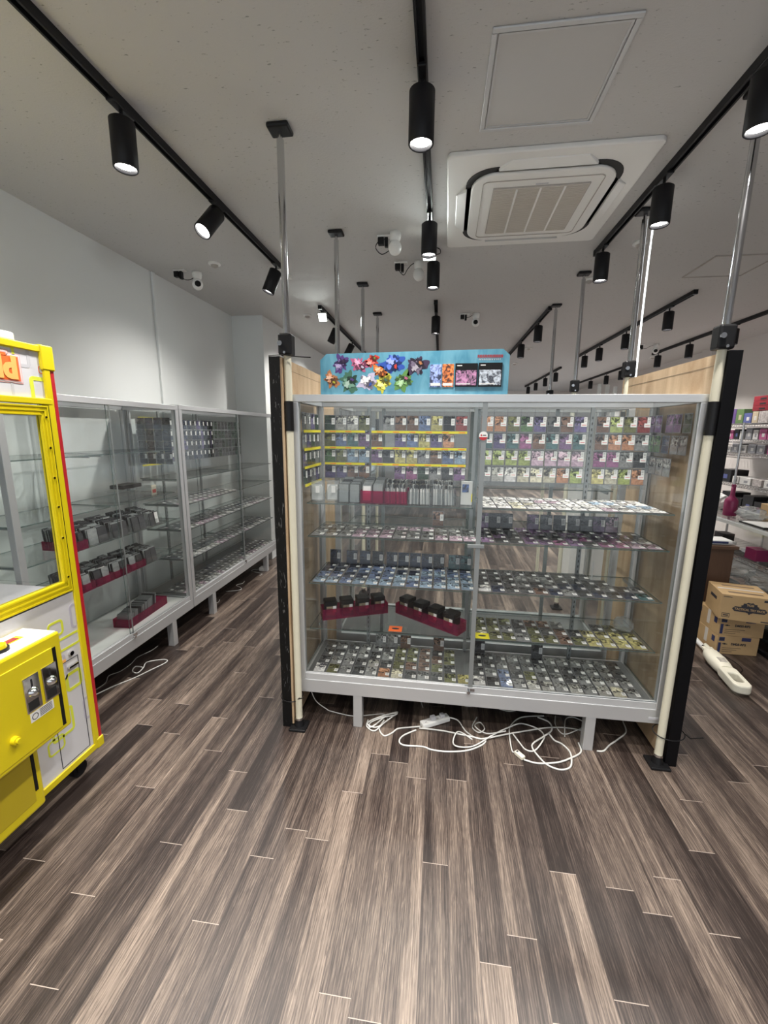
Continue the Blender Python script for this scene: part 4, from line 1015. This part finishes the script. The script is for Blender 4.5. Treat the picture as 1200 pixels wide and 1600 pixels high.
# ------------------------------------------------------------------ cables
def cable(pts, lab, r=.0035, mt='wcable', z=None, cat='cable'):
    z = r if z is None else z; n = len(pts)
    P_ = [(a[0], a[1], (a[2] if len(a) > 2 else z)) for a in pts]
    tag(MB().path(spline(P_, 6), r, 8).build('power_cable', mt), lab, cat)
cable([(-.67, 2.03, .185), (-.655, 2.08, .07), (-.60, 2.10, .008), (-.558, 2.088), (-.435, 2.068), (-.337, 2.093), (-.266, 2.109), (-.238, 2.064)], 'thin white cord from the left end of the glass case to the coiled bundle', .0026)
cable([(-.346, 2.043, .006), (-.344, 1.991, .008), (-.298, 1.963, .006), (-.253, 2.015, .02), (-.197, 2.081, .03), (-.193, 2.114, .02), (-.243, 2.074, .024), (-.302, 1.992, .018), (-.328, 1.978, .014), (-.325, 2.02, .012), (-.258, 2.051, .028), (-.206, 2.064, .034), (-.19, 2.09, .03),
       (-.25, 2.06, .036), (-.33, 2.02, .02), (-.338, 1.99, .018), (-.29, 1.985, .012), (-.24, 2.04, .014)], 'coiled white cable bundle beside the left leg of the glass case', .0036)
cable([(-.258, 2.051, .008), (-.274, 1.986), (-.243, 1.937), (-.205, 1.962), (-.175, 2.001), (-.114, 2.02), (-.055, 2.026, .012)], 'thick white cable between the bundle and the power strip', .004)
cable([(-.078, 2.005), (-.143, 1.952), (-.159, 1.907), (-.13, 1.884), (-.039, 1.888), (.01, 1.873), (.09, 1.872), (.186, 1.894), (.259, 1.94), (.285, 1.976), (.264, 1.987), (.159, 2.005), (.058, 2.02), (-.062, 2.012, .012)], 'large loop of white cable in front of the power strip', .004)
cable([(.104, 2.117, .015), (.149, 2.105, .01), (.187, 2.034), (.241, 1.989), (.29, 1.986, .012), (.394, 2.03, .012), (.537, 2.095), (.645, 2.131), (.748, 2.141), (.826, 2.127)], 'white cable running right from the power strip behind the leg', .0038)
cable([(.633, 2.225), (.505, 2.195), (.433, 2.115), (.413, 2.028, .012), (.41, 1.927), (.424, 1.912, .010)], 'white cord ending at the loose plug', .0034)
cable([(.457, 1.868, .008), (.521, 1.858), (.613, 1.876), (.681, 1.907, .008), (.752, 1.965), (.760, 2.03)], 'white cable from the loose plug to the right leg', .0042)
cable([(.595, 2.208), (.649, 2.173), (.647, 2.111), (.592, 2.045, .012), (.531, 1.998), (.516, 1.96), (.535, 1.902), (.566, 1.853), (.617, 1.833), (.666, 1.852), (.686, 1.891, .012), (.697, 1.96), (.673, 2.01), (.641, 2.033), (.626, 2.078)], 'nearest round loop of white cable left of the right leg', .0042)
cable([(.428, 2.04, .018), (.458, 1.988), (.481, 1.942), (.525, 1.944), (.577, 2.005, .018), (.597, 2.064), (.574, 2.11), (.492, 2.124, .016), (.417, 2.078, .02), (.325, 2.006, .02), (.22, 1.93), (.138, 1.905, .012), (.117, 1.947), (.146, 2.013, .014), (.217, 1.976)], 'long wavy white cable between the power strip and the loose plug', .0036)
cable([(.836, 1.985), (.87, 1.991), (.913, 2.036), (.972, 2.086), (1.041, 2.154), (1.06, 2.24)], 'white cable curving away right of the right leg', .004)
cable([(.698, 2.234), (.679, 2.157), (.701, 2.089), (.773, 2.115, .012), (.85, 2.186), (.80, 2.237), (.753, 2.221), (.72, 2.136, .02), (.70, 2.06, .012)], 'dim loops of white cable behind the right leg', .003)
cable([(.255, 2.158), (.224, 2.074), (.253, 2.014, .02), (.287, 2.058, .012), (.269, 2.117), (.236, 2.061, .02), (.292, 2.01, .022), (.396, 2.045, .02)], 'small knot of white cable right of the power strip', .0032)
cable([(-.05, 2.20), (-.06, 2.30), (.05, 2.33), (.2, 2.25), (.32, 2.28), (.45, 2.24), (.6, 2.33)], 'dim white cable lying deep under the glass case', .003)
ps = empty('power_strip', (.022, 2.075, 0), math.radians(31), label='white power strip on the floor under the glass case', cat='power strip')
MB().box(-.085, .085, -.022, .022, .003, .030).build('strip_body', 'white', ps, bevel=.005)
MB().box(-.03, .0, -.012, .012, .030, .052).box(.03, .055, -.012, .012, .030, .050).build('plug', 'greyp', ps, bevel=.004)
k = MB()
for x in (-.06, .012, .07): k.box(x-.004, x-.002, -.008, .0, .0300, .0304).box(x+.003, x+.005, -.008, .0, .0300, .0304)
k.build('sockets', 'ink', ps)
pl = empty('loose_plug', (.441, 1.893, 0), math.radians(-52), label='loose white plug lying on the floor in front of the case', cat='plug')
MB().box(-.026, .026, -.012, .012, .001, .02).build('plug_body', 'ivory', pl, bevel=.004); MB().box(-.02, -.012, -.006, .006, .02, .0206).build('marking', 'ink', pl)
cable([(-2.007, 2.03), (-1.962, 2.128), (-1.903, 2.221), (-1.858, 2.325), (-1.818, 2.427), (-1.856, 2.454), (-1.947, 2.407), (-1.919, 2.331, .009), (-1.92, 2.277), (-1.969, 2.293), (-1.986, 2.345), (-1.924, 2.338, .006)], 'looped white cable on the floor under the left showcase', .0036)
cable([(-2.048, 2.075), (-2.043, 2.15), (-2.082, 2.223), (-2.047, 2.281), (-2.043, 2.376), (-2.058, 2.458), (-2.024, 2.552), (-2.02, 2.62)], 'thin grey cord under the left showcase', .0024)
for k_, y in enumerate((3.2, 3.7, 4.2)):
    rng = random.Random(k_); cable([(-2.0+rng.uniform(-.08, .08), y+.06*i, .003) for i in range(6)], 'thin white cord under the farther left showcase, %s from camera' % ORD[k_], .0026)
tag(MB().box(-2.0, -1.94, 4.35, 4.42, 0, .04).build('socket_box', 'white', bevel=.004), 'white socket box under the farther left showcase', 'box')
cable([(2.09, 3.12), (2.112, 3.011), (2.10, 2.927), (2.053, 2.875)], 'thin dark cord beside the cartons', .0022, 'black')

# ------------------------------------------------------------------ cartons and vacuum cleaner
def carton(loc, rz, w, d, h, lab, kind):
    r = empty('carton', loc, rz, label=lab, cat='carton')
    MB().box(0, w, 0, d, 0, h).build('carton_body', 'carton', r, bevel=.003)
    MX = Matrix(((1, 0, 0, 0), (0, 0, -1, 0), (0, 1, 0, 0), (0, 0, 0, 1)))
    F = lambda x, z: TR((x, -.0006, z)) @ MX
    if kind == 'small':
        MB().box(-.0012, 0, d*.40, d*.52, h*.25, h*.999).build('tape', 'tape', r)
        MB().box(-.0012, 0, d*.80, d*.93, h*.62, h*.86).build('side_print', 'blueink', r); MB().box(-.0012, 0, d*.1, d*.22, h*.55, h*.85).build('side_label', 'blueink', r)
        b = MB(); b.box(.012, .048, -.001, 0, h*.72, h*.92).box(w*.58, w*.80, -.001, 0, h*.76, h*.95).box(.010, .028, -.001, 0, h*.10, h*.62); b.build('navy_label', 'blueink', r)
        b = MB(); b.box(.016, .044, -.0016, -.001, h*.78, h*.86)
        for i in range(3): b.box(.04, .04+w*(.25+.1*i), -.001, 0, h*(.14+.10*i), h*(.14+.10*i)+.0022)
        b.build('fine_print', 'ink', r)
        text_mesh('lettering', 'DM25-RP2', .022, 'ink', r, F(w*.52, h*.56), bold=.0010)
        MB().box(.036, .070, -.001, 0, h*.545, h*.575).box(.045, .058, -.001, 0, h*.53, h*.60).build('maker_mark', 'ink', r)
    else:
        cx, cz = w*.56, h*.50
        sh = []
        for i in range(24):
            a = 2*PI*i/24; rr = .052 if i % 2 else .044; sh.append((cx+rr*math.cos(a)*1.05, cz+.012+rr*.78*math.sin(a)))
        MB().prism(sh, lambda a, c: (a, 0, c), lambda a, c: (a, -.0008, c)).build('emblem', 'ink', r)
        pl_ = [(cx-.100, cz-.004), (cx-.085, cz+.014), (cx+.085, cz+.014), (cx+.100, cz-.004), (cx+.085, cz-.022), (cx+.012, cz-.022), (cx, cz-.040), (cx-.012, cz-.022), (cx-.085, cz-.022)]
        MB().prism(pl_, lambda a, c: (a, -.0008, c), lambda a, c: (a, -.0014, c)).build('emblem_band', 'ink', r)
        text_mesh('lettering', 'TACTICAL TRY PACK', .0215, 'carton', r, TR((cx, -.0018, cz-.004)) @ MX, bold=.0005, xs=.84)
        text_mesh('emblem_lettering', 'TCG', .020, 'carton', r, TR((cx, -.0012, cz+.030)) @ MX, bold=.0008)
        b = MB(); b.box(.014, .060, -.001, 0, h*.10, h*.12).box(.014, .060, -.001, 0, h*.24, h*.26).box(.014, .016, -.001, 0, h*.1, h*.26).box(.058, .060, -.001, 0, h*.1, h*.26).box(.022, .052, -.001, 0, h*.16, h*.20)
        b.box(w*.8, w*.97, -.001, 0, h*.06, h*.10).box(.01, .06, -.001, 0, h*.90, h*.92).box(w*.80, w*.96, -.001, 0, h*.85, h*.93); b.box(-.001, 0, d*.3, d*.7, h*.60, h*.72); b.build('print', 'ink', r)
        b = MB().box(w*.05, w*.95, d*.46, d*.54, h, h+.0008); b.build('top_tape', 'tape', r)
        b = MB().box(w*.2, w*.85, d*.72, d*.79, h, h+.0008).box(w*.18, w*.85, d*.18, d*.27, h, h+.0008); b.build('top_print', 'brownprint', r)
carton((2.050, 3.137, 0), -.01, .275, .285, .143, 'brown carton with navy labels at the bottom of the stack', 'small')
carton((2.048, 3.140, .1435), -.04, .290, .285, .143, 'brown carton with navy labels in the middle of the stack', 'small')
carton((2.012, 3.105, .287), -.24, .300, .285, .186, 'large brown carton with dark emblem on top of the stack', 'big')

def vacuum():
    a = Vector((1.995, 3.33, 0)); e = Vector((1.885, 2.60, 0)); d = (e-a).normalized(); ang = math.atan2(d.y, d.x)
    r = empty('stick_vacuum', (a.x, a.y, .05), ang, label='ivory stick vacuum cleaner lying on the floor in front of the cartons', cat='vacuum cleaner')
    L_ = (e-a).length
    MB().tube((-.06, 0, -.015), (L_-.46, 0, -.005), .017, 16).build('pipe', 'white', r)
    prof = [(L_-.50, .022, .020), (L_-.47, .026, .026), (L_-.43, .048, .036), (L_-.34, .055, .042), (L_-.26, .052, .042), (L_-.20, .044, .036)]
    def ring(x, w, h, n=20): return [Vector((x, w*math.copysign(abs(math.cos(t))**.75, math.cos(t)), h*math.copysign(abs(math.sin(t))**.75, math.sin(t)))) for t in [2*PI*i/n for i in range(n)]]
    b = MB(); b.rings([ring(*p_) for p_ in prof]); body = b.build('body', 'ivory', r)
    # handle loop
    outer = rrect(.125, .050, .04, 6, L_-.10, 0); inner = rrect(.055, .026, .02, 6, L_-.085, 0)
    b = MB(); ring_prism(b, outer, inner, lambda p_, q, s: (p_, q, -.028+.056*s)); b.build('handle', 'ivory', r, bevel=.010)
    b = MB()
    for i in range(5): x = L_-.30+.012*i; b.box(x, x+.005, -.022, .022, .038, .0435)
    b.build('vents', 'grille', body)
    cl = MB(); cl.tube((L_-.52, -.0, .022), (L_-.44, -.0, .026), .013, 12).box(L_-.50, L_-.46, -.034, .034, .008, .020); cl.build('clip', 'ivory', r)
    MB().tube((L_-.53, 0, -.002), (L_-.525, 0, -.002), .0215, 14).build('rubber_ring', 'black', r)
vacuum()
cable([(1.95, 3.02), (1.90, 2.98), (1.93, 2.90), (1.98, 2.95), (1.91, 2.86)], 'thin black lead tangled beside the vacuum pipe', .002, 'black')

# ------------------------------------------------------------------ right side: desk, counter, rack
dk = empty('wooden_desk', (1.70, 3.50, 0), label='dark brown wooden desk behind the cartons', cat='desk')
MB().box(-.02, .62, -.02, .55, .70, .725).build('desk_top', 'brownwood', dk, bevel=.002); MB().box(.0, .60, 0, .53, 0, .70).build('desk_body', 'brownwood', dk)
MB().box(.42, .424, -.002, 0, .02, .70).build('panel_seam', 'ink', dk)
# items on the desk
b = MB().box(2.09, 2.30, 3.52, 3.66, .725, .765); 
tag(b.build('wipes_pack', 'white', bevel=.015), 'white and blue soft pack on the desk edge', 'pack')
tag(MB().box(2.12, 2.26, 3.516, 3.5205, .738, .755).build('pack_label', 'blueink'), 'dark blue label strip on the soft pack', 'label')
crumple('blue_cloth', (2.06, 3.58, .725), .07, .06, .05, 'bluecloth', 'light blue cloth on the desk beside the white pack', 'cloth', 4)
tag(MB().box(2.02, 2.22, 3.72, 3.86, .725, .765).build('yellow_box', 'lime', bevel=.004), 'flat yellow box behind the soft pack on the desk', 'box')
crumple('white_bag', (2.10, 3.95, .725), .09, .06, .15, 'white', 'white paper bag at the back of the desk', 'bag', 9)
# low glass counter
ct = empty('glass_counter', (2.40, 3.05, 0), label='low glass display counter with steel rack shelves behind the desk', cat='counter')
cw, cl_, chh = .50, 1.75, .875
b = MB().box(0, cw, 0, .03, chh-.03, chh).box(0, cw, cl_-.03, cl_, chh-.03, chh).box(0, .03, 0, cl_, chh-.03, chh).box(cw-.03, cw, 0, cl_, chh-.03, chh)
for x in (0, cw-.03):
    for y in (0, cl_-.03): b.box(x, x+.03, y, y+.03, 0, chh-.03)
b.build('counter_frame', 'alu_w', ct, bevel=.002)
pane(.005, cw-.005, .005, cl_-.005, chh-.006, chh+.002, 'counter_top', 'glass', ct); pane(.004, .008, .03, cl_-.03, .10, chh-.03, 'front_glass', 'glass', ct)
for z in (.60, .36):
    b = MB(); b.tube((.03, .02, z), (.03, cl_-.02, z), .004, 6).tube((.03, .02, z-.03), (.03, cl_-.02, z-.03), .004, 6)
    n = 50
    for i in range(n): y = .03+(cl_-.06)*i/n; b.tube((.03, y, z-.03), (.03, y+.018, z), .002, 5, caps=False); b.tube((.03, y, z), (cw-.03, y, z), .0018, 5, caps=False)
    b.build('wire_shelf', 'wire', ct)
MB().box(.02, cw-.02, .02, cl_-.02, .08, .10).build('counter_floor', 'black', ct)
for i in range(5): crumple('wrapped_bundle', (2.60, 3.25+.32*i, .364), .14, .13, .16, 'film', 'clear film wrapped bundle, %s from camera on the lower counter shelf' % ORD[i], 'bundle', 20+i)
for i in range(4): crumple('wrapped_bundle', (2.60, 3.3+.38*i, .101), .16, .16, .2, 'upright', 'grey wrapped bundle, %s from camera on the counter floor' % ORD[i], 'bundle', 30+i)
for i in range(8):
    x, y = 2.52+.1*(i % 2), 3.2+.19*i
    o = MB().box(x-.05, x+.05, y-.06, y+.06, .604, .604+.03+.03*(i % 3)).build('small_box', ('tag', 'black', 'magenta', 'greyp')[i % 4], bevel=.002)
    tag(o, '%s small box, %s from camera on the upper counter shelf' % (('white', 'black', 'magenta', 'grey')[i % 4], ORD[i]), 'box', 'boxes on the upper counter shelf')
# on the counter
bt = empty('spray_bottle', (2.55, 4.02, chh+.002), label='dark red bottle standing on the glass counter', cat='bottle')
MB().lathe((0, 0, 0), [(0, 0), (.046, 0), (.050, .006), (.050, .07), (.050, .128), (.046, .142), (.034, .158), (.020, .172), (.017, .19), (.017, .25), (.0, .25)], 20).build('bottle_body', 'magenta', bt)
MB().tube((0, 0, .25), (0, 0, .275), .016, 14).build('cap', 'magenta', bt)
tag(MB().box(2.45, 2.50, 4.30, 4.38, chh+.002, chh+.10).build('white_cup', 'white', bevel=.01), 'white cup on the counter behind the red bottle', 'cup')
crumple('white_bag', (2.62, 4.35, chh+.002), .11, .09, .16, 'white', 'white plastic bag behind the red bottle', 'bag', 11)
crumple('clear_bag', (2.61, 3.85, chh+.002), .09, .15, .11, 'film', 'shiny clear plastic bag on the counter right of the red bottle', 'bag', 12)
tag(MB().box(2.74, 2.89, 3.45, 3.95, chh+.002, chh+.13).build('carton', 'carton', bevel=.003), 'brown carton at the back of the glass counter', 'carton')
tag(MB().box(2.44, 2.68, 3.45, 3.72, chh+.002, chh+.012).build('clipboard', 'black'), 'black clipboard lying on the glass counter', 'clipboard')
tag(MB().box(2.45, 2.67, 3.46, 3.70, chh+.0125, chh+.016).build('paper_sheets', 'white'), 'white papers on the black clipboard', 'paper')
gs = empty('green_stand', (2.47, 3.27, chh+.002), label='lime green plastic stand on the near end of the counter', cat='stand')
b = MB(); b.box(-.05, .05, -.06, .06, 0, .012)
for y in (-.05, -.015, .02, .05): b.prism([(-.04, .012), (.04, .012), (.02, .09), (-.02, .09)], lambda a, c, y=y: (a, y-.009, c), lambda a, c, y=y: (a, y+.009, c))
b.build('stand_body', 'green', gs, bevel=.003)
b = MB(); b.lathe((0, 0, .10), [(.03*math.sin(PI*i/10), -.03*math.cos(PI*i/10)) for i in range(11)], 14); b.build('ball', 'ivory', gs)
tag(MB().box(2.37, 2.39, 3.0, 3.4, 0, .03).build('floor_strip', 'black'), 'black strip on the floor behind the cartons', 'strip')
tag(MB().box(2.44, 2.60, 2.96, 3.03, .0, .24).build('red_sign', 'red', bevel=.002), 'red board standing right of the cartons', 'board')

# wire rack along the right wall
rk = empty('wire_rack', (3.55, 4.3, 0), label='tall chrome wire rack along the right wall', cat='rack')
RL = 2.6; RD = .42
LV = (1.707, 1.520, 1.363, .995, .62)
for x in (0, RD):
    for y in (0, RL/2, RL): MB().tube((x, y, 0), (x, y, 1.72), .012, 10).build('post', 'wire', rk)
for z in LV:
    b = MB(); n = 60
    for x in (0, RD): b.tube((x, 0, z), (x, RL, z), .004, 6).tube((x, 0, z-.035), (x, RL, z-.035), .004, 6)
    for i in range(n):
        y = RL*i/n
        b.tube((0, y, z-.035), (0, y+RL/n*.5, z), .0022, 5, caps=False).tube((0, y+RL/n*.5, z), (0, y+RL/n, z-.035), .0022, 5, caps=False).tube((0, y, z), (RD, y, z), .0018, 5, caps=False)
    b.build('wire_shelf', 'wire', rk)
goods = {'dark red': (.22, .02, .03), 'purple': (.14, .08, .24), 'green': (.12, .20, .08), 'beige': (.50, .42, .30), 'white': (.66, .65, .63), 'pink': (.45, .10, .24), 'grey': (.28, .28, .30), 'black': (.02, .02, .022), 'blue': (.10, .12, .30), 'patterned grey': (.42, .38, .36)}
GM = {k: mat('merchandise_'+k.replace(' ', '_'), tuple(q*.75 for q in v), .4, var=.35, vscale=70) for k, v in goods.items()}
GM['patterned grey'] = mat('patterned_print', (.34, .31, .30), .4, var=.95, vscale=45)
def good(name, x, y, z, w, d, h, c, lab, cat='box'):
    r = empty(name, (x, y, z), label=lab, cat=cat)
    MB().box(0, w, 0, d, 0, h).build('box_body', GM[c], r, bevel=.003)
    if c != 'patterned grey': MB().box(-.001, 0, d*.25, d*.6, h*.25, h*.6).build('front_label', GM[{'white': 'grey', 'black': 'blue', 'dark red': 'black', 'purple': 'blue', 'green': 'beige', 'pink': 'white'}.get(c, 'white')], r)
def row(name, z, items, where, h, x=3.57):
    for i, (y0, y1, c, hh) in enumerate(items): good(name, x, y0, z+.005, .2, y1-y0, hh*h, c, '%s box on the %s, %s from camera' % (c, where, ORD[i]))
row('merchandise_box', LV[0], [(4.75, 5.0, 'patterned grey', 1.1), (5.01, 5.13, 'patterned grey', 1.0), (5.14, 5.26, 'white', .95), (5.27, 5.42, 'patterned grey', 1.0), (5.43, 5.52, 'beige', 1), (5.53, 5.66, 'blue', .9), (5.67, 5.80, 'green', 1.3), (5.81, 5.98, 'purple', 1.35), (6.0, 6.2, 'beige', 1.1)], 'top rack shelf', .13)
for i in range(3): good('merchandise_box', 3.57+.0, 5.28, LV[0]+.14+.055*i, .24, .26, .054, 'dark red', 'dark red box, %s from bottom in the stack on the top rack shelf' % ORD[i])
for i in range(2): good('merchandise_box', 3.57, 5.0, LV[0]+.155+.06*i, .22, .22, .058, 'patterned grey', 'patterned grey box, %s from bottom beside the dark red stack' % ORD[i])
row('merchandise_box', LV[1], [(4.78, 4.88, 'blue', 1), (4.89, 5.0, 'pink', 1), (5.01, 5.12, 'pink', 1), (5.13, 5.24, 'pink', 1), (5.25, 5.36, 'pink', 1.0), (5.38, 5.46, 'white', .9), (5.48, 5.58, 'grey', 1.1), (5.60, 5.68, 'white', .8), (5.70, 5.78, 'black', 1), (5.8, 5.95, 'pink', .9)], 'second rack shelf', .12)
row('merchandise_box', LV[2], [(4.8, 5.0, 'black', .7), (5.01, 5.2, 'pink', 1), (5.24, 5.36, 'grey', .9), (5.38, 5.5, 'grey', .9), (5.53, 5.64, 'white', .8), (5.67, 5.78, 'grey', .95), (5.80, 5.90, 'white', .6)], 'third rack shelf', .11)
row('merchandise_box', LV[3], [(4.8, 4.93, 'white', 1), (4.95, 5.04, 'white', 1), (5.06, 5.16, 'white', .9), (5.2, 5.34, 'patterned grey', .8), (5.37, 5.55, 'white', .8), (5.57, 5.68, 'white', .8), (5.72, 5.95, 'black', 1.5)], 'fourth rack shelf', .10)
good('merchandise_box', 3.75, 4.95, LV[3]+.005, .18, .42, .17, 'pink', 'pink box behind the white boxes on the fourth rack shelf')
for i in range(7):
    y = 4.75+.19*i; good('merchandise_box', 3.60, y, LV[4]+.005, .22, .17, .20+.05*(i % 2), 'black', 'black box, %s from camera on the lowest rack shelf' % ORD[i])
# bits behind the poles
for i in range(3):
    tag(MB().tube((1.45+.07*i, 4.3, 1.70), (1.45+.07*i, 4.3, 2.03-.012*i), .018, 14).build('white_tube', 'white'), 'white plastic tube, %s of the three behind the second right pole' % ('left', 'middle', 'right')[i], 'tube')
tag(MB().box(1.30, 1.75, 4.2, 4.5, 0, 1.70).build('storage_cabinet', 'white'), 'white cabinet holding the white tubes behind the glass case', 'cabinet')

print('individual cards', ncard[0])
